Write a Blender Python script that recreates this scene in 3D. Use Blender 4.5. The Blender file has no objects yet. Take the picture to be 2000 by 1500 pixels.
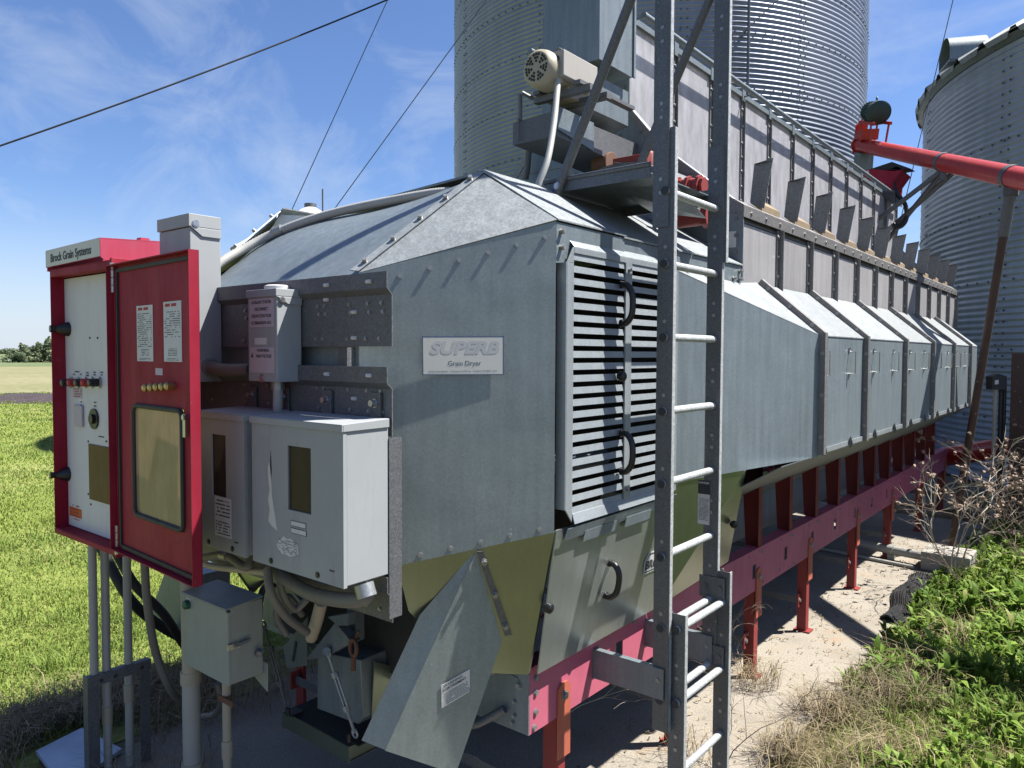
import bpy, math, random
import numpy as np
from mathutils import Vector, Matrix, noise
random.seed(7); rng = np.random.default_rng(7)
scene = bpy.context.scene

# ------------------------------------------------------------------ camera
F, CX, CY = 1468.0, 1000.0, 750.0          # focal length and centre for a 2000 x 1500 picture
vy = Vector((2190-CX, -(696-CY), -F)).normalized()
vx = -Vector((-815-CX, -(683-CY), -F)).normalized()
vz = vx.cross(vy).normalized(); vx = vy.cross(vz)
RW = Matrix((vx, vy, vz))                   # camera coords -> world
CAM = Vector((0, 0, 2.1))
cam_d = bpy.data.cameras.new("camera"); cam = bpy.data.objects.new("camera", cam_d)
scene.collection.objects.link(cam); scene.camera = cam
cam_d.sensor_width = 36; cam_d.lens = F/2000*36; cam_d.clip_start = 0.05; cam_d.clip_end = 3000
cam.matrix_world = Matrix.Translation(CAM) @ RW.to_4x4()

# ------------------------------------------------------------------ sky and sun
SUN = Vector((math.cos(math.radians(58.7))*math.cos(math.radians(43)),
              math.cos(math.radians(58.7))*math.sin(math.radians(43)), math.sin(math.radians(58.7))))
world = bpy.data.worlds.new("World"); scene.world = world; world.use_nodes = True
nt = world.node_tree; nt.nodes.clear()
def wn(t, **k):
    n = nt.nodes.new(t)
    for a, b in k.items(): setattr(n, a, b)
    return n
sky = wn('ShaderNodeTexSky', sky_type='NISHITA', sun_disc=False)
sky.sun_elevation = math.radians(58.7); sky.sun_rotation = math.atan2(SUN.x, SUN.y)
sky.air_density = 1.0; sky.dust_density = 0.6; sky.ozone_density = 2.5; sky.altitude = 200
bg = wn('ShaderNodeBackground'); bg.inputs['Strength'].default_value = 0.050
out = wn('ShaderNodeOutputWorld')
tc = wn('ShaderNodeTexCoord')
mp = wn('ShaderNodeMapping'); mp.inputs['Rotation'].default_value = (0.35, 0.5, 0.9); mp.inputs['Scale'].default_value = (1.2, 4.2, 5.0)
nz = wn('ShaderNodeTexNoise'); nz.inputs['Scale'].default_value = 1.5; nz.inputs['Detail'].default_value = 8; nz.inputs['Roughness'].default_value = 0.62; nz.inputs['Distortion'].default_value = 0.6
cr = wn('ShaderNodeValToRGB'); cr.color_ramp.elements[0].position = 0.47; cr.color_ramp.elements[1].position = 0.80
sep = wn('ShaderNodeSeparateXYZ')
lowr = wn('ShaderNodeMapRange'); lowr.inputs['From Min'].default_value = -0.02; lowr.inputs['From Max'].default_value = 0.20
lowr.inputs['To Min'].default_value = 0.75; lowr.inputs['To Max'].default_value = 0.0; lowr.interpolation_type = 'SMOOTHSTEP'
mx0 = wn('ShaderNodeMath', operation='MULTIPLY'); mx0.inputs[1].default_value = 0.5
mxx = wn('ShaderNodeMath', operation='MAXIMUM')
mix = wn('ShaderNodeMix', data_type='RGBA'); mix.inputs['B'].default_value = (5.6, 6.2, 7.0, 1)
tint = wn('ShaderNodeMix', data_type='RGBA', blend_type='MULTIPLY'); tint.inputs['Factor'].default_value = 1.0; tint.inputs['B'].default_value = (0.82, 0.945, 1.20, 1)
for a, b in [((tc, 'Generated'), (mp, 'Vector')), ((mp, 0), (nz, 'Vector')), ((nz, 'Fac'), (cr, 'Fac')), ((cr, 'Color'), (mx0, 0)),
             ((tc, 'Generated'), (sep, 0)), ((sep, 'Z'), (lowr, 'Value')), ((mx0, 0), (mxx, 0)), ((lowr, 'Result'), (mxx, 1)),
             ((mxx, 0), (mix, 'Factor')), ((sky, 0), (tint, 'A')), ((tint, 'Result'), (mix, 'A')), ((mix, 'Result'), (bg, 'Color')), ((bg, 0), (out, 0))]:
    nt.links.new(a[0].outputs[a[1]], b[0].inputs[b[1]])
sun_d = bpy.data.lights.new("sun", 'SUN'); sun_d.energy = 5.0; sun_d.angle = math.radians(0.53); sun_d.color = (1.0, 0.955, 0.88)
sun = bpy.data.objects.new("sun", sun_d); scene.collection.objects.link(sun)
sun.rotation_euler = SUN.to_track_quat('Z', 'Y').to_euler()
scene.view_settings.view_transform = 'Standard'; scene.view_settings.look = 'None'
scene.view_settings.exposure = 1.48; scene.view_settings.gamma = 1.0
scene.cycles.max_bounces = 8; scene.cycles.transparent_max_bounces = 12

# ------------------------------------------------------------------ helpers
def V(*a): return Vector(a)
def ray(px, py): return RW @ Vector((px-CX, -(py-CY), -F))
def at(px, py, X=None, Y=None, Z=None):     # where the sight line through a picture point meets a plane of the place
    d = ray(px, py)
    t = (X-CAM.x)/d.x if X is not None else (Y-CAM.y)/d.y if Y is not None else (Z-CAM.z)/d.z
    return CAM + d*t
def atd(px, py, depth): return CAM + ray(px, py)*(depth/F)
def onpl(px, py, p, n):
    d = ray(px, py); return CAM + d*(n.dot(p-CAM)/n.dot(d))

ORIG = {}
def setp(o, label=None, cat=None, group=None, kind=None):
    if label: o['label'] = label
    if cat: o['category'] = cat
    if group: o['group'] = group
    if kind: o['kind'] = kind
    return o
def thing(name, loc, label, cat, group=None):
    o = bpy.data.objects.new(name, None); scene.collection.objects.link(o)
    o.empty_display_size = 0.1; o.location = loc; ORIG[o] = Vector(loc)
    return setp(o, label, cat, group)

class MB:
    def __init__(s): s.v = []; s.f = []; s.mi = []; s.cur = 0; s.sm = []; s.smooth = False
    def mat(s, i): s.cur = i; return s
    def add(s, vs, fs):
        b = len(s.v); s.v += [tuple(x) for x in vs]
        for f in fs: s.f.append(tuple(b+i for i in f)); s.mi.append(s.cur); s.sm.append(s.smooth)
        return s
    def box(s, a, b):
        x0, y0, z0 = min(a[0], b[0]), min(a[1], b[1]), min(a[2], b[2]); x1, y1, z1 = max(a[0], b[0]), max(a[1], b[1]), max(a[2], b[2])
        return s.add([(x0,y0,z0),(x1,y0,z0),(x1,y1,z0),(x0,y1,z0),(x0,y0,z1),(x1,y0,z1),(x1,y1,z1),(x0,y1,z1)],
                     [(0,3,2,1),(4,5,6,7),(0,1,5,4),(1,2,6,5),(2,3,7,6),(3,0,4,7)])
    def plate(s, pts, t):                    # polygon pts, solid towards offset vector t
        pts = [Vector(p) for p in pts]; t = Vector(t); n = len(pts)
        nn = Vector((0,0,0))
        for i in range(n): nn += (pts[i]-pts[0]).cross(pts[(i+1) % n]-pts[0])
        if nn.dot(t) > 0: pts.reverse()
        fs = [tuple(range(n)), tuple(range(2*n-1, n-1, -1))]
        for i in range(n): fs.append((i, i+n, (i+1) % n+n, (i+1) % n))
        return s.add(pts+[p+t for p in pts], fs)
    def tube(s, pts, r, seg=10, caps=True):
        pts = [Vector(p) for p in pts]; rs = r if isinstance(r, (list, tuple)) else [r]*len(pts)
        old = s.smooth; s.smooth = True
        vs = []; up = None
        for i, p in enumerate(pts):
            d = (pts[min(i+1, len(pts)-1)]-pts[max(i-1, 0)]).normalized()
            if up is None:
                up = d.orthogonal().normalized()
            up = (up-d*up.dot(d)).normalized(); w = d.cross(up)
            for k in range(seg):
                a = 2*math.pi*k/seg; vs.append(p+(up*math.cos(a)+w*math.sin(a))*rs[i])
        fs = []
        for i in range(len(pts)-1):
            for k in range(seg):
                fs.append((i*seg+k, i*seg+(k+1) % seg, (i+1)*seg+(k+1) % seg, (i+1)*seg+k))
        s.add(vs, fs); b = len(s.v)-len(vs); s.smooth = False
        if caps:
            s.f.append(tuple(b+k for k in range(seg-1, -1, -1))); s.mi.append(s.cur); s.sm.append(False)
            s.f.append(tuple(b+(len(pts)-1)*seg+k for k in range(seg))); s.mi.append(s.cur); s.sm.append(False)
        s.smooth = old; return s
    def cyl(s, a, b, r, seg=12): return s.tube([a, b], r, seg)
    def bolt(s, p, n, r=0.009, h=0.007):
        p = Vector(p); n = Vector(n).normalized()
        s.tube([p-n*0.002, p+n*0.0022], r*1.35, 10); return s.tube([p, p+n*h], r, 6)
    def quad(s, *pts): return s.add(pts, [tuple(range(len(pts)))])
    def build(s, name, mats, parent=None, bevel=0, label=None):
        if not isinstance(mats, (list, tuple)): mats = [mats]
        root = parent
        while root is not None and root.parent is not None: root = root.parent
        o0 = ORIG.get(root, Vector((0,0,0)))
        me = bpy.data.meshes.new(name)
        me.from_pydata([(x-o0.x, y-o0.y, z-o0.z) for x, y, z in s.v], [], s.f)
        for m in mats: me.materials.append(m)
        me.polygons.foreach_set('material_index', s.mi); me.polygons.foreach_set('use_smooth', s.sm)
        me.update()
        if any(s.sm): me.set_sharp_from_angle(angle=math.radians(40))
        o = bpy.data.objects.new(name, me); scene.collection.objects.link(o)
        if parent is not None: o.parent = parent
        if bevel:
            b = o.modifiers.new("bevel", 'BEVEL'); b.width = bevel; b.segments = 2; b.limit_method = 'ANGLE'; b.angle_limit = math.radians(50)
        if label: o['label'] = label
        return o

def smooth_path(pts, n=8):                   # Catmull-Rom through points
    P = [Vector(p) for p in pts]; P = [P[0]*2-P[1]]+P+[P[-1]*2-P[-2]]; out = []
    for i in range(1, len(P)-2):
        for k in range(n):
            t = k/n; a, b, c, d = P[i-1], P[i], P[i+1], P[i+2]
            out.append(0.5*((2*b)+(c-a)*t+(2*a-5*b+4*c-d)*t*t+(3*b-a-3*c+d)*t**3))
    out.append(P[-2]); return out

def text_mb(body, size, o, xd, yd, depth=0.0008, align='CENTER', bold=0.0, shear=0.0, sx=1.0):
    cu = bpy.data.curves.new('t', 'FONT'); cu.body = body; cu.size = 1.0; cu.align_x = align; cu.align_y = 'CENTER'
    cu.offset = bold; cu.shear = shear; cu.resolution_u = 3; cu.fill_mode = 'FRONT'
    ob = bpy.data.objects.new('t', cu); scene.collection.objects.link(ob)
    dg = bpy.context.evaluated_depsgraph_get(); me = bpy.data.meshes.new_from_object(ob.evaluated_get(dg))
    o = Vector(o); xd = Vector(xd).normalized(); yd = Vector(yd).normalized(); n = xd.cross(yd)
    m = MB(); m.add([o+xd*(v.co.x*size*sx)+yd*(v.co.y*size)+n*depth for v in me.vertices], [tuple(p.vertices) for p in me.polygons])
    bpy.data.objects.remove(ob); bpy.data.curves.remove(cu); bpy.data.meshes.remove(me)
    return m
def lines_mb(m, o, xd, yd, w, h, rows, dens=0.7, off=0.0012, seed=1):      # rows of small print too small to read
    r = random.Random(seed); o = Vector(o); xd = Vector(xd).normalized(); yd = Vector(yd).normalized(); n = xd.cross(yd)*off
    for i in range(rows):
        y = h*(0.5-(i+0.5)/rows); t = h/rows*0.36; x = -w/2
        while x < w/2:
            l = min(r.uniform(0.05, 0.16)*w, w/2-x)
            if r.random() < dens: m.quad(o+xd*x+yd*(y-t/2)+n, o+xd*(x+l*0.85)+yd*(y-t/2)+n, o+xd*(x+l*0.85)+yd*(y+t/2)+n, o+xd*x+yd*(y+t/2)+n)
            x += l
    return m

# ------------------------------------------------------------------ materials
def new_mat(name):
    m = bpy.data.materials.new(name); m.use_nodes = True; t = m.node_tree
    return m, t, t.nodes['Principled BSDF']
def node(t, ty, **k):
    n = t.nodes.new(ty)
    for a, b in k.items():
        if a in n.inputs: n.inputs[a].default_value = b
        else: setattr(n, a, b)
    return n
def coords(t, scale=(1,1,1), kind='Object'):
    c = node(t, 'ShaderNodeTexCoord'); m = node(t, 'ShaderNodeMapping'); m.inputs['Scale'].default_value = scale
    t.links.new(c.outputs[kind], m.inputs['Vector']); return m.outputs[0]
def ramp(t, src, stops):
    r = node(t, 'ShaderNodeValToRGB'); e = r.color_ramp.elements
    while len(e) < len(stops): e.new(0.5)
    for i, (p, c) in enumerate(stops): e[i].position = p; e[i].color = (*c, 1) if len(c) == 3 else c
    t.links.new(src, r.inputs[0]); return r.outputs[0]
def mixc(t, fac, a, b, blend='MIX'):
    m = node(t, 'ShaderNodeMix', data_type='RGBA', blend_type=blend)
    for s, k in ((fac, 'Factor'), (a, 'A'), (b, 'B')):
        if isinstance(s, (int, float)): m.inputs[k].default_value = s
        elif isinstance(s, tuple): m.inputs[k].default_value = (*s, 1)
        else: t.links.new(s, m.inputs[k])
    return m.outputs['Result']
def noise_n(t, vec, scale, detail=4, rough=0.55, dist=0.0):
    n = node(t, 'ShaderNodeTexNoise', Scale=scale, Detail=detail, Roughness=rough, Distortion=dist); t.links.new(vec, n.inputs['Vector']); return n.outputs['Fac']
def bump(t, p, src, strength, dist=0.01):
    b = node(t, 'ShaderNodeBump', Strength=strength, Distance=dist); t.links.new(src, b.inputs['Height']); t.links.new(b.outputs[0], p.inputs['Normal'])
ALB = 0.68                                      # overall reflectance trim of the painted and bare surfaces
def sc(c, k): return tuple(min(1, x*k) for x in c)

def galv(name, base, rough=0.42, metal=0.75, spangle=70, var=0.16, streak=0.10, stains=None, wave=0.12, rvar=0.09):
    base = sc(base, ALB if metal < 0.7 else 1.0)
    m, t, p = new_mat(name); g = coords(t)
    vo = node(t, 'ShaderNodeTexVoronoi', Scale=spangle); t.links.new(g, vo.inputs['Vector'])
    bw = node(t, 'ShaderNodeRGBToBW'); t.links.new(vo.outputs['Color'], bw.inputs[0])
    c = ramp(t, bw.outputs[0], [(0.15, sc(base, 1-var)), (0.85, sc(base, 1+var))])
    n1 = noise_n(t, coords(t, (9, 9, 0.6)), 3.0, 5, 0.6)
    c = mixc(t, 1.0, c, ramp(t, n1, [(0.3, (1-streak,)*3), (0.7, (1+streak*0.3,)*3)]), 'MULTIPLY')
    n2 = noise_n(t, g, 1.7, 6, 0.6)
    c = mixc(t, 1.0, c, ramp(t, n2, [(0.3, (0.84, 0.85, 0.86)), (0.65, (1, 1, 1))]), 'MULTIPLY')
    sp = noise_n(t, g, 60, 2, 0.5)
    c = mixc(t, ramp(t, sp, [(0.74, (0,0,0)), (0.78, (0.5,0.5,0.5))]), c, (0.42, 0.45, 0.46))
    if stains: c = mixc(t, ramp(t, noise_n(t, coords(t, (3, 3, 0.8)), 2.2, 6, 0.7), [(0.56, (0,0,0)), (0.75, (0.6,0.6,0.6))]), c, stains)
    ob = node(t, 'ShaderNodeObjectInfo'); c = mixc(t, 1.0, c, ramp(t, ob.outputs['Random'], [(0, (0.93,)*3), (1, (1.05,)*3)]), 'MULTIPLY')
    t.links.new(c, p.inputs['Base Color']); p.inputs['Metallic'].default_value = metal
    rr = ramp(t, bw.outputs[0], [(0, (rough-rvar,)*3), (1, (rough+rvar,)*3)]); t.links.new(rr, p.inputs['Roughness'])
    if wave: bump(t, p, noise_n(t, g, 2.6, 2, 0.5), wave, 0.03)
    return m
def paint(name, col, rough=0.4, var=0.10, dirt=(0.16,0.13,0.10), dirt_amt=0.35, chips=None, coat=0.0, fade=None, spec=0.5):
    col = sc(col, ALB); dirt = sc(dirt, ALB)
    m, t, p = new_mat(name); g = coords(t)
    n = noise_n(t, g, 3.5, 6, 0.62)
    c = ramp(t, n, [(0.3, sc(col, 1-var)), (0.7, sc(col, 1+var))])
    if fade: c = mixc(t, ramp(t, noise_n(t, coords(t, (1.5,1.5,0.5)), 3, 5, 0.6), [(0.4, (0,0,0)), (0.7, (0.55,)*3)]), c, fade)
    d = noise_n(t, coords(t, (6, 6, 1.2)), 3.0, 8, 0.7)
    c = mixc(t, ramp(t, d, [(0.55, (0,0,0)), (0.8, (dirt_amt,)*3)]), c, dirt)
    if chips: c = mixc(t, ramp(t, noise_n(t, g, 34, 3, 0.5), [(0.70, (0,0,0)), (0.73, (1,1,1))]), c, chips)
    t.links.new(c, p.inputs['Base Color']); p.inputs['Roughness'].default_value = rough; p.inputs['Coat Weight'].default_value = coat; p.inputs['Specular IOR Level'].default_value = spec
    t.links.new(ramp(t, d, [(0.3, (rough,)*3), (0.8, (min(1, rough+0.25),)*3)]), p.inputs['Roughness'])
    bump(t, p, noise_n(t, g, 120, 2, 0.5), 0.04, 0.002)
    return m
def plain(name, col, rough=0.5, metal=0.0):
    return paint(name, col, rough, 0.08, sc(col, 0.5), 0.25) if not metal else galv(name, col, rough, metal, 120, 0.08, 0.05, wave=0)

M = {}
M['galv'] = galv('galvanised_sheet', (0.255, 0.305, 0.335), 0.45, 0.30, 170, 0.09, 0.20, wave=0.22)
M['galv_roof'] = galv('galvanised_roof', (0.36, 0.39, 0.405), 0.48, 0.25, 150, 0.10, 0.25)
M['galv_panel'] = galv('weathered_galvanised', (0.335, 0.39, 0.395), 0.5, 0.35, 190, 0.10, 0.13, wave=0.22)
M['galv_shiny'] = galv('bright_galvanised', (0.30, 0.345, 0.27), 0.30, 0.88, 200, 0.03, 0.05, wave=0.04, rvar=0.02)
M['galv_door'] = galv('silver_door_sheet', (0.42, 0.45, 0.44), 0.33, 0.8, 200, 0.04, 0.08, wave=0.08, rvar=0.02)
M['slat'] = galv('louver_sheet', (0.38, 0.42, 0.445), 0.42, 0.30, 190, 0.06, 0.08)
M['galv_dark'] = galv('dull_galvanised', (0.17, 0.175, 0.187), 0.55, 0.3, 220, 0.26)
M['galv_rail'] = galv('ladder_galvanised', (0.17, 0.182, 0.196), 0.5, 0.4, 220, 0.25)  # base colour darkened for the unlit faces of the ladder rails
M['galv_rung_lit_edge'] = galv('rung_and_lit_edge', (0.62, 0.64, 0.65), 0.5, 0.35, 160, 0.2)  # rungs, and edges painted bright as if sunlit
M['column'] = galv('column_sheet', (0.56, 0.545, 0.555), 0.42, 0.3, 160, 0.06, 0.2, stains=(0.30,0.26,0.23))
M['batten'] = galv('batten_metal', (0.30, 0.29, 0.285), 0.5, 0.5, 120, 0.15)
M['vane'] = galv('vane_metal', (0.30, 0.31, 0.32), 0.55, 0.3, 120, 0.22)
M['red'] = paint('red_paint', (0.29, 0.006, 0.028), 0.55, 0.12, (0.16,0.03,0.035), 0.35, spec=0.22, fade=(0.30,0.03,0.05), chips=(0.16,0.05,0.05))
M['maroon'] = paint('low_bounce_maroon', (0.11, 0.012, 0.018), 0.6, 0.1, spec=0.2)
M['red_faded'] = paint('faded_red_paint', (0.50, 0.045, 0.105), 0.45, 0.10, (0.20,0.10,0.10), 0.3)
M['beam'] = paint('pink_faded_red', (0.54, 0.125, 0.195), 0.42, 0.10, (0.25,0.12,0.12), 0.3)
M['leg'] = paint('leg_red', (0.28, 0.03, 0.028), 0.5, 0.15, (0.16,0.09,0.06), 0.5)
M['leg_orange'] = paint('leg_orange', (0.50, 0.12, 0.07), 0.55, 0.12, (0.2,0.1,0.06), 0.4)
M['gusset'] = paint('gusset_red', (0.20, 0.015, 0.015), 0.42, 0.1, (0.1,0.03,0.03), 0.3)
M['auger_red'] = paint('auger_red', (0.52, 0.022, 0.018), 0.35, 0.12, (0.2,0.05,0.04), 0.4, coat=0.3)
M['gray'] = paint('enclosure_grey', (0.365, 0.388, 0.405), 0.5, 0.05, (0.24,0.22,0.19), 0.42)
M['gray_green'] = paint('enclosure_green_grey', (0.33, 0.36, 0.33), 0.5, 0.05, (0.2,0.19,0.15), 0.3)
M['white'] = paint('white_panel', (0.74, 0.72, 0.74), 0.5, 0.03, (0.35,0.30,0.28), 0.35)
M['sign'] = paint('sign_white', (0.70, 0.70, 0.66), 0.5, 0.03, (0.4,0.38,0.33), 0.2)
M['label'] = paint('label_paper', (0.70, 0.70, 0.70), 0.6, 0.04, (0.45,0.43,0.40), 0.4)
M['label_pink'] = paint('label_faded_pink', (0.58, 0.50, 0.54), 0.6, 0.05, (0.45,0.40,0.40), 0.4)
M['emboss'] = plain('faded_print', (0.56, 0.57, 0.585), 0.6)
M['blueink'] = plain('blue_print', (0.06, 0.11, 0.26), 0.6)
M['ink'] = plain('dark_print', (0.035, 0.04, 0.045), 0.6)
M['slate'] = plain('slate_print', (0.08, 0.13, 0.16), 0.6)
M['redink'] = plain('red_print', (0.45, 0.03, 0.04), 0.6)
M['orange'] = plain('orange_sticker', (0.62, 0.13, 0.03), 0.6)
M['black'] = plain('black_plastic', (0.012, 0.012, 0.014), 0.32)
M['rubber'] = plain('rubber_gasket', (0.035, 0.035, 0.03), 0.6)
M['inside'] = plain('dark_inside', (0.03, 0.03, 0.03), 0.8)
M['steel'] = plain('plain_steel', (0.45, 0.45, 0.45), 0.35, 0.9)
M['zinc'] = plain('zinc_bolt', (0.42, 0.43, 0.43), 0.4, 0.6)
M['rust'] = plain('rusty_steel', (0.16, 0.075, 0.045), 0.75)
M['pvc'] = paint('pvc_pipe', (0.42, 0.415, 0.38), 0.5, 0.06, (0.25,0.22,0.17), 0.45)
M['pvc_tan'] = paint('pvc_tan', (0.43, 0.39, 0.30), 0.55, 0.06, (0.25,0.2,0.14), 0.45)
M['flex'] = paint('flexible_conduit', (0.46, 0.46, 0.44), 0.5, 0.05, (0.25,0.23,0.2), 0.4)
M['flex_dark'] = paint('dark_conduit', (0.17, 0.165, 0.15), 0.5, 0.08, (0.1,0.09,0.08), 0.4)
M['cable'] = plain('black_cable', (0.02, 0.02, 0.022), 0.5)
M['motor'] = paint('cream_motor', (0.42, 0.375, 0.28), 0.42, 0.06, (0.35,0.27,0.15), 0.5)
M['motor_gray'] = paint('grey_cover', (0.40, 0.385, 0.36), 0.5, 0.06, (0.4,0.2,0.12), 0.4)
M['motor_green'] = paint('dark_green_motor', (0.012, 0.045, 0.045), 0.4, 0.1, (0.05,0.05,0.05), 0.2)
M['brown'] = paint('brown_pole', (0.085, 0.045, 0.035), 0.6, 0.25, (0.05,0.03,0.02), 0.5, chips=(0.30,0.24,0.20))
M['wood'] = paint('weathered_wood', (0.27, 0.20, 0.125), 0.8, 0.25, (0.12,0.08,0.05), 0.6)
M['board'] = paint('weathered_sky_blue_board', (0.46, 0.54, 0.66), 0.4, 0.15, (0.3,0.33,0.36), 0.5)  # blue base colour stands in for reflected sky
M['brass'] = plain('brass', (0.45, 0.33, 0.14), 0.4, 0.8)
M['block'] = paint('concrete_block', (0.40, 0.375, 0.33), 0.9, 0.15, (0.2,0.18,0.15), 0.5)
M['white_roof'] = paint('white_roof', (0.78, 0.78, 0.76), 0.45, 0.03, (0.5,0.5,0.5), 0.2)

def make_glass(name, col, alpha=0.5, rough=0.35, spec=0.5):
    m, t, p = new_mat(name); g = coords(t)
    c = ramp(t, noise_n(t, coords(t, (3,3,1)), 4, 6, 0.65), [(0.3, sc(col, 0.75)), (0.7, sc(col, 1.15))])
    t.links.new(c, p.inputs['Base Color']); p.inputs['Roughness'].default_value = rough; p.inputs['Specular IOR Level'].default_value = spec
    tr = node(t, 'ShaderNodeBsdfTransparent'); tl = node(t, 'ShaderNodeBsdfTranslucent'); t.links.new(c, tl.inputs['Color'])
    a = node(t, 'ShaderNodeMixShader', Fac=0.35); b = node(t, 'ShaderNodeMixShader', Fac=1-alpha)
    t.links.new(p.outputs[0], a.inputs[1]); t.links.new(tl.outputs[0], a.inputs[2])
    t.links.new(a.outputs[0], b.inputs[1]); t.links.new(tr.outputs[0], b.inputs[2])
    t.links.new(b.outputs[0], t.nodes['Material Output'].inputs['Surface'])
    return m
M['poly'] = make_glass('milky_polycarbonate', (0.52, 0.52, 0.56), 0.80, 0.25)
M['tan_glass'] = make_glass('yellowed_window', (0.36, 0.275, 0.19), 0.92, 0.10, 0.3)
M['dark_glass'] = make_glass('brown_window', (0.062, 0.047, 0.038), 0.98, 0.10, 0.12)
M['red_glass'] = make_glass('reddish_window', (0.12, 0.05, 0.045), 0.985, 0.15, 0.15)

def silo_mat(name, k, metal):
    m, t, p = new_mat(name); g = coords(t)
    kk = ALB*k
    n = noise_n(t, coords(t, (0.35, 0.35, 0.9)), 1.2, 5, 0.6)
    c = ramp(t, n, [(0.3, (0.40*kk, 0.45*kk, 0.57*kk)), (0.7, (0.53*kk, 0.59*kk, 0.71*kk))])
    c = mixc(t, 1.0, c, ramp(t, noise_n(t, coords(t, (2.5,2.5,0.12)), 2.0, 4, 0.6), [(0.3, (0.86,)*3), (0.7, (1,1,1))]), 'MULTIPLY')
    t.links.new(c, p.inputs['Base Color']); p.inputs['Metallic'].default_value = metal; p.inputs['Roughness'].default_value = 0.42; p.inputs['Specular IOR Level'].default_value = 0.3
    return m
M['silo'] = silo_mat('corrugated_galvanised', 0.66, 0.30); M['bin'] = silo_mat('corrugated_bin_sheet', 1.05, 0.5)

def ground_mat(name, stops, scale=1.5, fine=60, rough=0.95, bstr=0.4, extra=None):
    stops = [(a, sc(b, ALB)) for a, b in stops]
    m, t, p = new_mat(name); g = coords(t)
    c = ramp(t, noise_n(t, g, scale, 8, 0.65), stops)
    c = mixc(t, 1.0, c, ramp(t, noise_n(t, g, fine, 4, 0.6), [(0.25, (0.6,)*3), (0.75, (1.25,)*3)]), 'MULTIPLY')
    if extra: c = mixc(t, ramp(t, noise_n(t, g, extra[1], 6, 0.6), [(extra[2], (0,0,0)), (extra[2]+0.15, (extra[3],)*3)]), c, extra[0])
    t.links.new(c, p.inputs['Base Color']); p.inputs['Roughness'].default_value = rough; p.inputs['Specular IOR Level'].default_value = 0.2
    bump(t, p, noise_n(t, g, fine, 4, 0.6), bstr, 0.03)
    return m
M['lawn'] = ground_mat('lawn_soil', [(0.3, (0.17, 0.22, 0.045)), (0.5, (0.24, 0.29, 0.07)), (0.72, (0.34, 0.34, 0.13))], 0.35, 25)
M['yard'] = ground_mat('yard_ground', [(0.3, (0.17, 0.16, 0.12)), (0.7, (0.25, 0.235, 0.18))], 0.3, 8)
M['stubble'] = ground_mat('stubble', [(0.3, (0.21, 0.215, 0.10)), (0.7, (0.31, 0.29, 0.165))], 0.08, 2.0)
M['crop'] = ground_mat('green_crop', [(0.3, (0.13, 0.18, 0.075)), (0.7, (0.20, 0.235, 0.12))], 0.03, 0.6)
M['dirt'] = ground_mat('dark_dirt', [(0.3, (0.05, 0.04, 0.045)), (0.7, (0.09, 0.07, 0.075))], 1.0, 12)
M['bank'] = ground_mat('bank_soil', [(0.3, (0.09, 0.075, 0.04)), (0.55, (0.14, 0.13, 0.05)), (0.75, (0.24, 0.20, 0.12))], 1.2, 50)
M['concrete'] = ground_mat('pad_concrete', [(0.28, (0.26, 0.232, 0.19)), (0.5, (0.355, 0.32, 0.268)), (0.75, (0.40, 0.365, 0.31))], 1.3, 90, 0.85, 0.07, ((0.26, 0.15, 0.08), 2.3, 0.60, 0.55))
M['mat'] = ground_mat('black_rubber', [(0.3, (0.018,)*3), (0.7, (0.05, 0.05, 0.055))], 4, 60, 0.7)

def leaf_mat(name, c0, c1, trans=0.3, dead=0.6):
    c0, c1 = sc(c0, ALB), sc(c1, ALB)
    m, t, p = new_mat(name)
    oi = node(t, 'ShaderNodeNewGeometry')
    n = noise_n(t, coords(t), 1.6, 4, 0.6)
    r = node(t, 'ShaderNodeMath', operation='ADD'); r2 = node(t, 'ShaderNodeMath', operation='MULTIPLY'); r2.inputs[1].default_value = 0.55
    t.links.new(oi.outputs['Random Per Island'], r2.inputs[0]); t.links.new(r2.outputs[0], r.inputs[0])
    r3 = node(t, 'ShaderNodeMath', operation='MULTIPLY'); r3.inputs[1].default_value = 0.5; t.links.new(n, r3.inputs[0]); t.links.new(r3.outputs[0], r.inputs[1])
    c = ramp(t, r.outputs[0], [(0.2, c0), (0.8, c1)])
    c = mixc(t, 1.0, c, ramp(t, noise_n(t, coords(t), 0.45, 5, 0.65), [(0.32, (0.66, 0.72, 0.70)), (0.5, (1, 1, 1)), (0.70, (1.25, 1.12, 1.0))]), 'MULTIPLY')
    c = mixc(t, ramp(t, oi.outputs['Random Per Island'], [(0.93, (0,0,0)), (0.95, (dead,)*3)]), c, (0.30, 0.24, 0.11))
    t.links.new(c, p.inputs['Base Color']); p.inputs['Roughness'].default_value = 0.6; p.inputs['Specular IOR Level'].default_value = 0.15
    tl = node(t, 'ShaderNodeBsdfTranslucent'); t.links.new(c, tl.inputs['Color'])
    a = node(t, 'ShaderNodeMixShader', Fac=trans); t.links.new(p.outputs[0], a.inputs[1]); t.links.new(tl.outputs[0], a.inputs[2])
    t.links.new(a.outputs[0], t.nodes['Material Output'].inputs['Surface'])
    return m
M['grass'] = leaf_mat('grass_blade', (0.15, 0.23, 0.035), (0.32, 0.42, 0.10))
M['weed'] = leaf_mat('weed_leaf', (0.09, 0.19, 0.025), (0.30, 0.44, 0.08))
M['straw'] = leaf_mat('dry_straw', (0.17, 0.125, 0.075), (0.42, 0.34, 0.22), 0.1)
M['stalk'] = plain('dead_stalk', (0.62, 0.55, 0.44), 0.8)
M['stalk_red'] = plain('red_brown_stalk', (0.36, 0.26, 0.20), 0.8)
M['tree'] = leaf_mat('hazed_tree_leaf', (0.10, 0.14, 0.085), (0.26, 0.32, 0.19), 0.2)  # leaf colour lightened to paint in distance haze
M['bark'] = plain('bark', (0.12, 0.10, 0.08), 0.9)
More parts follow.
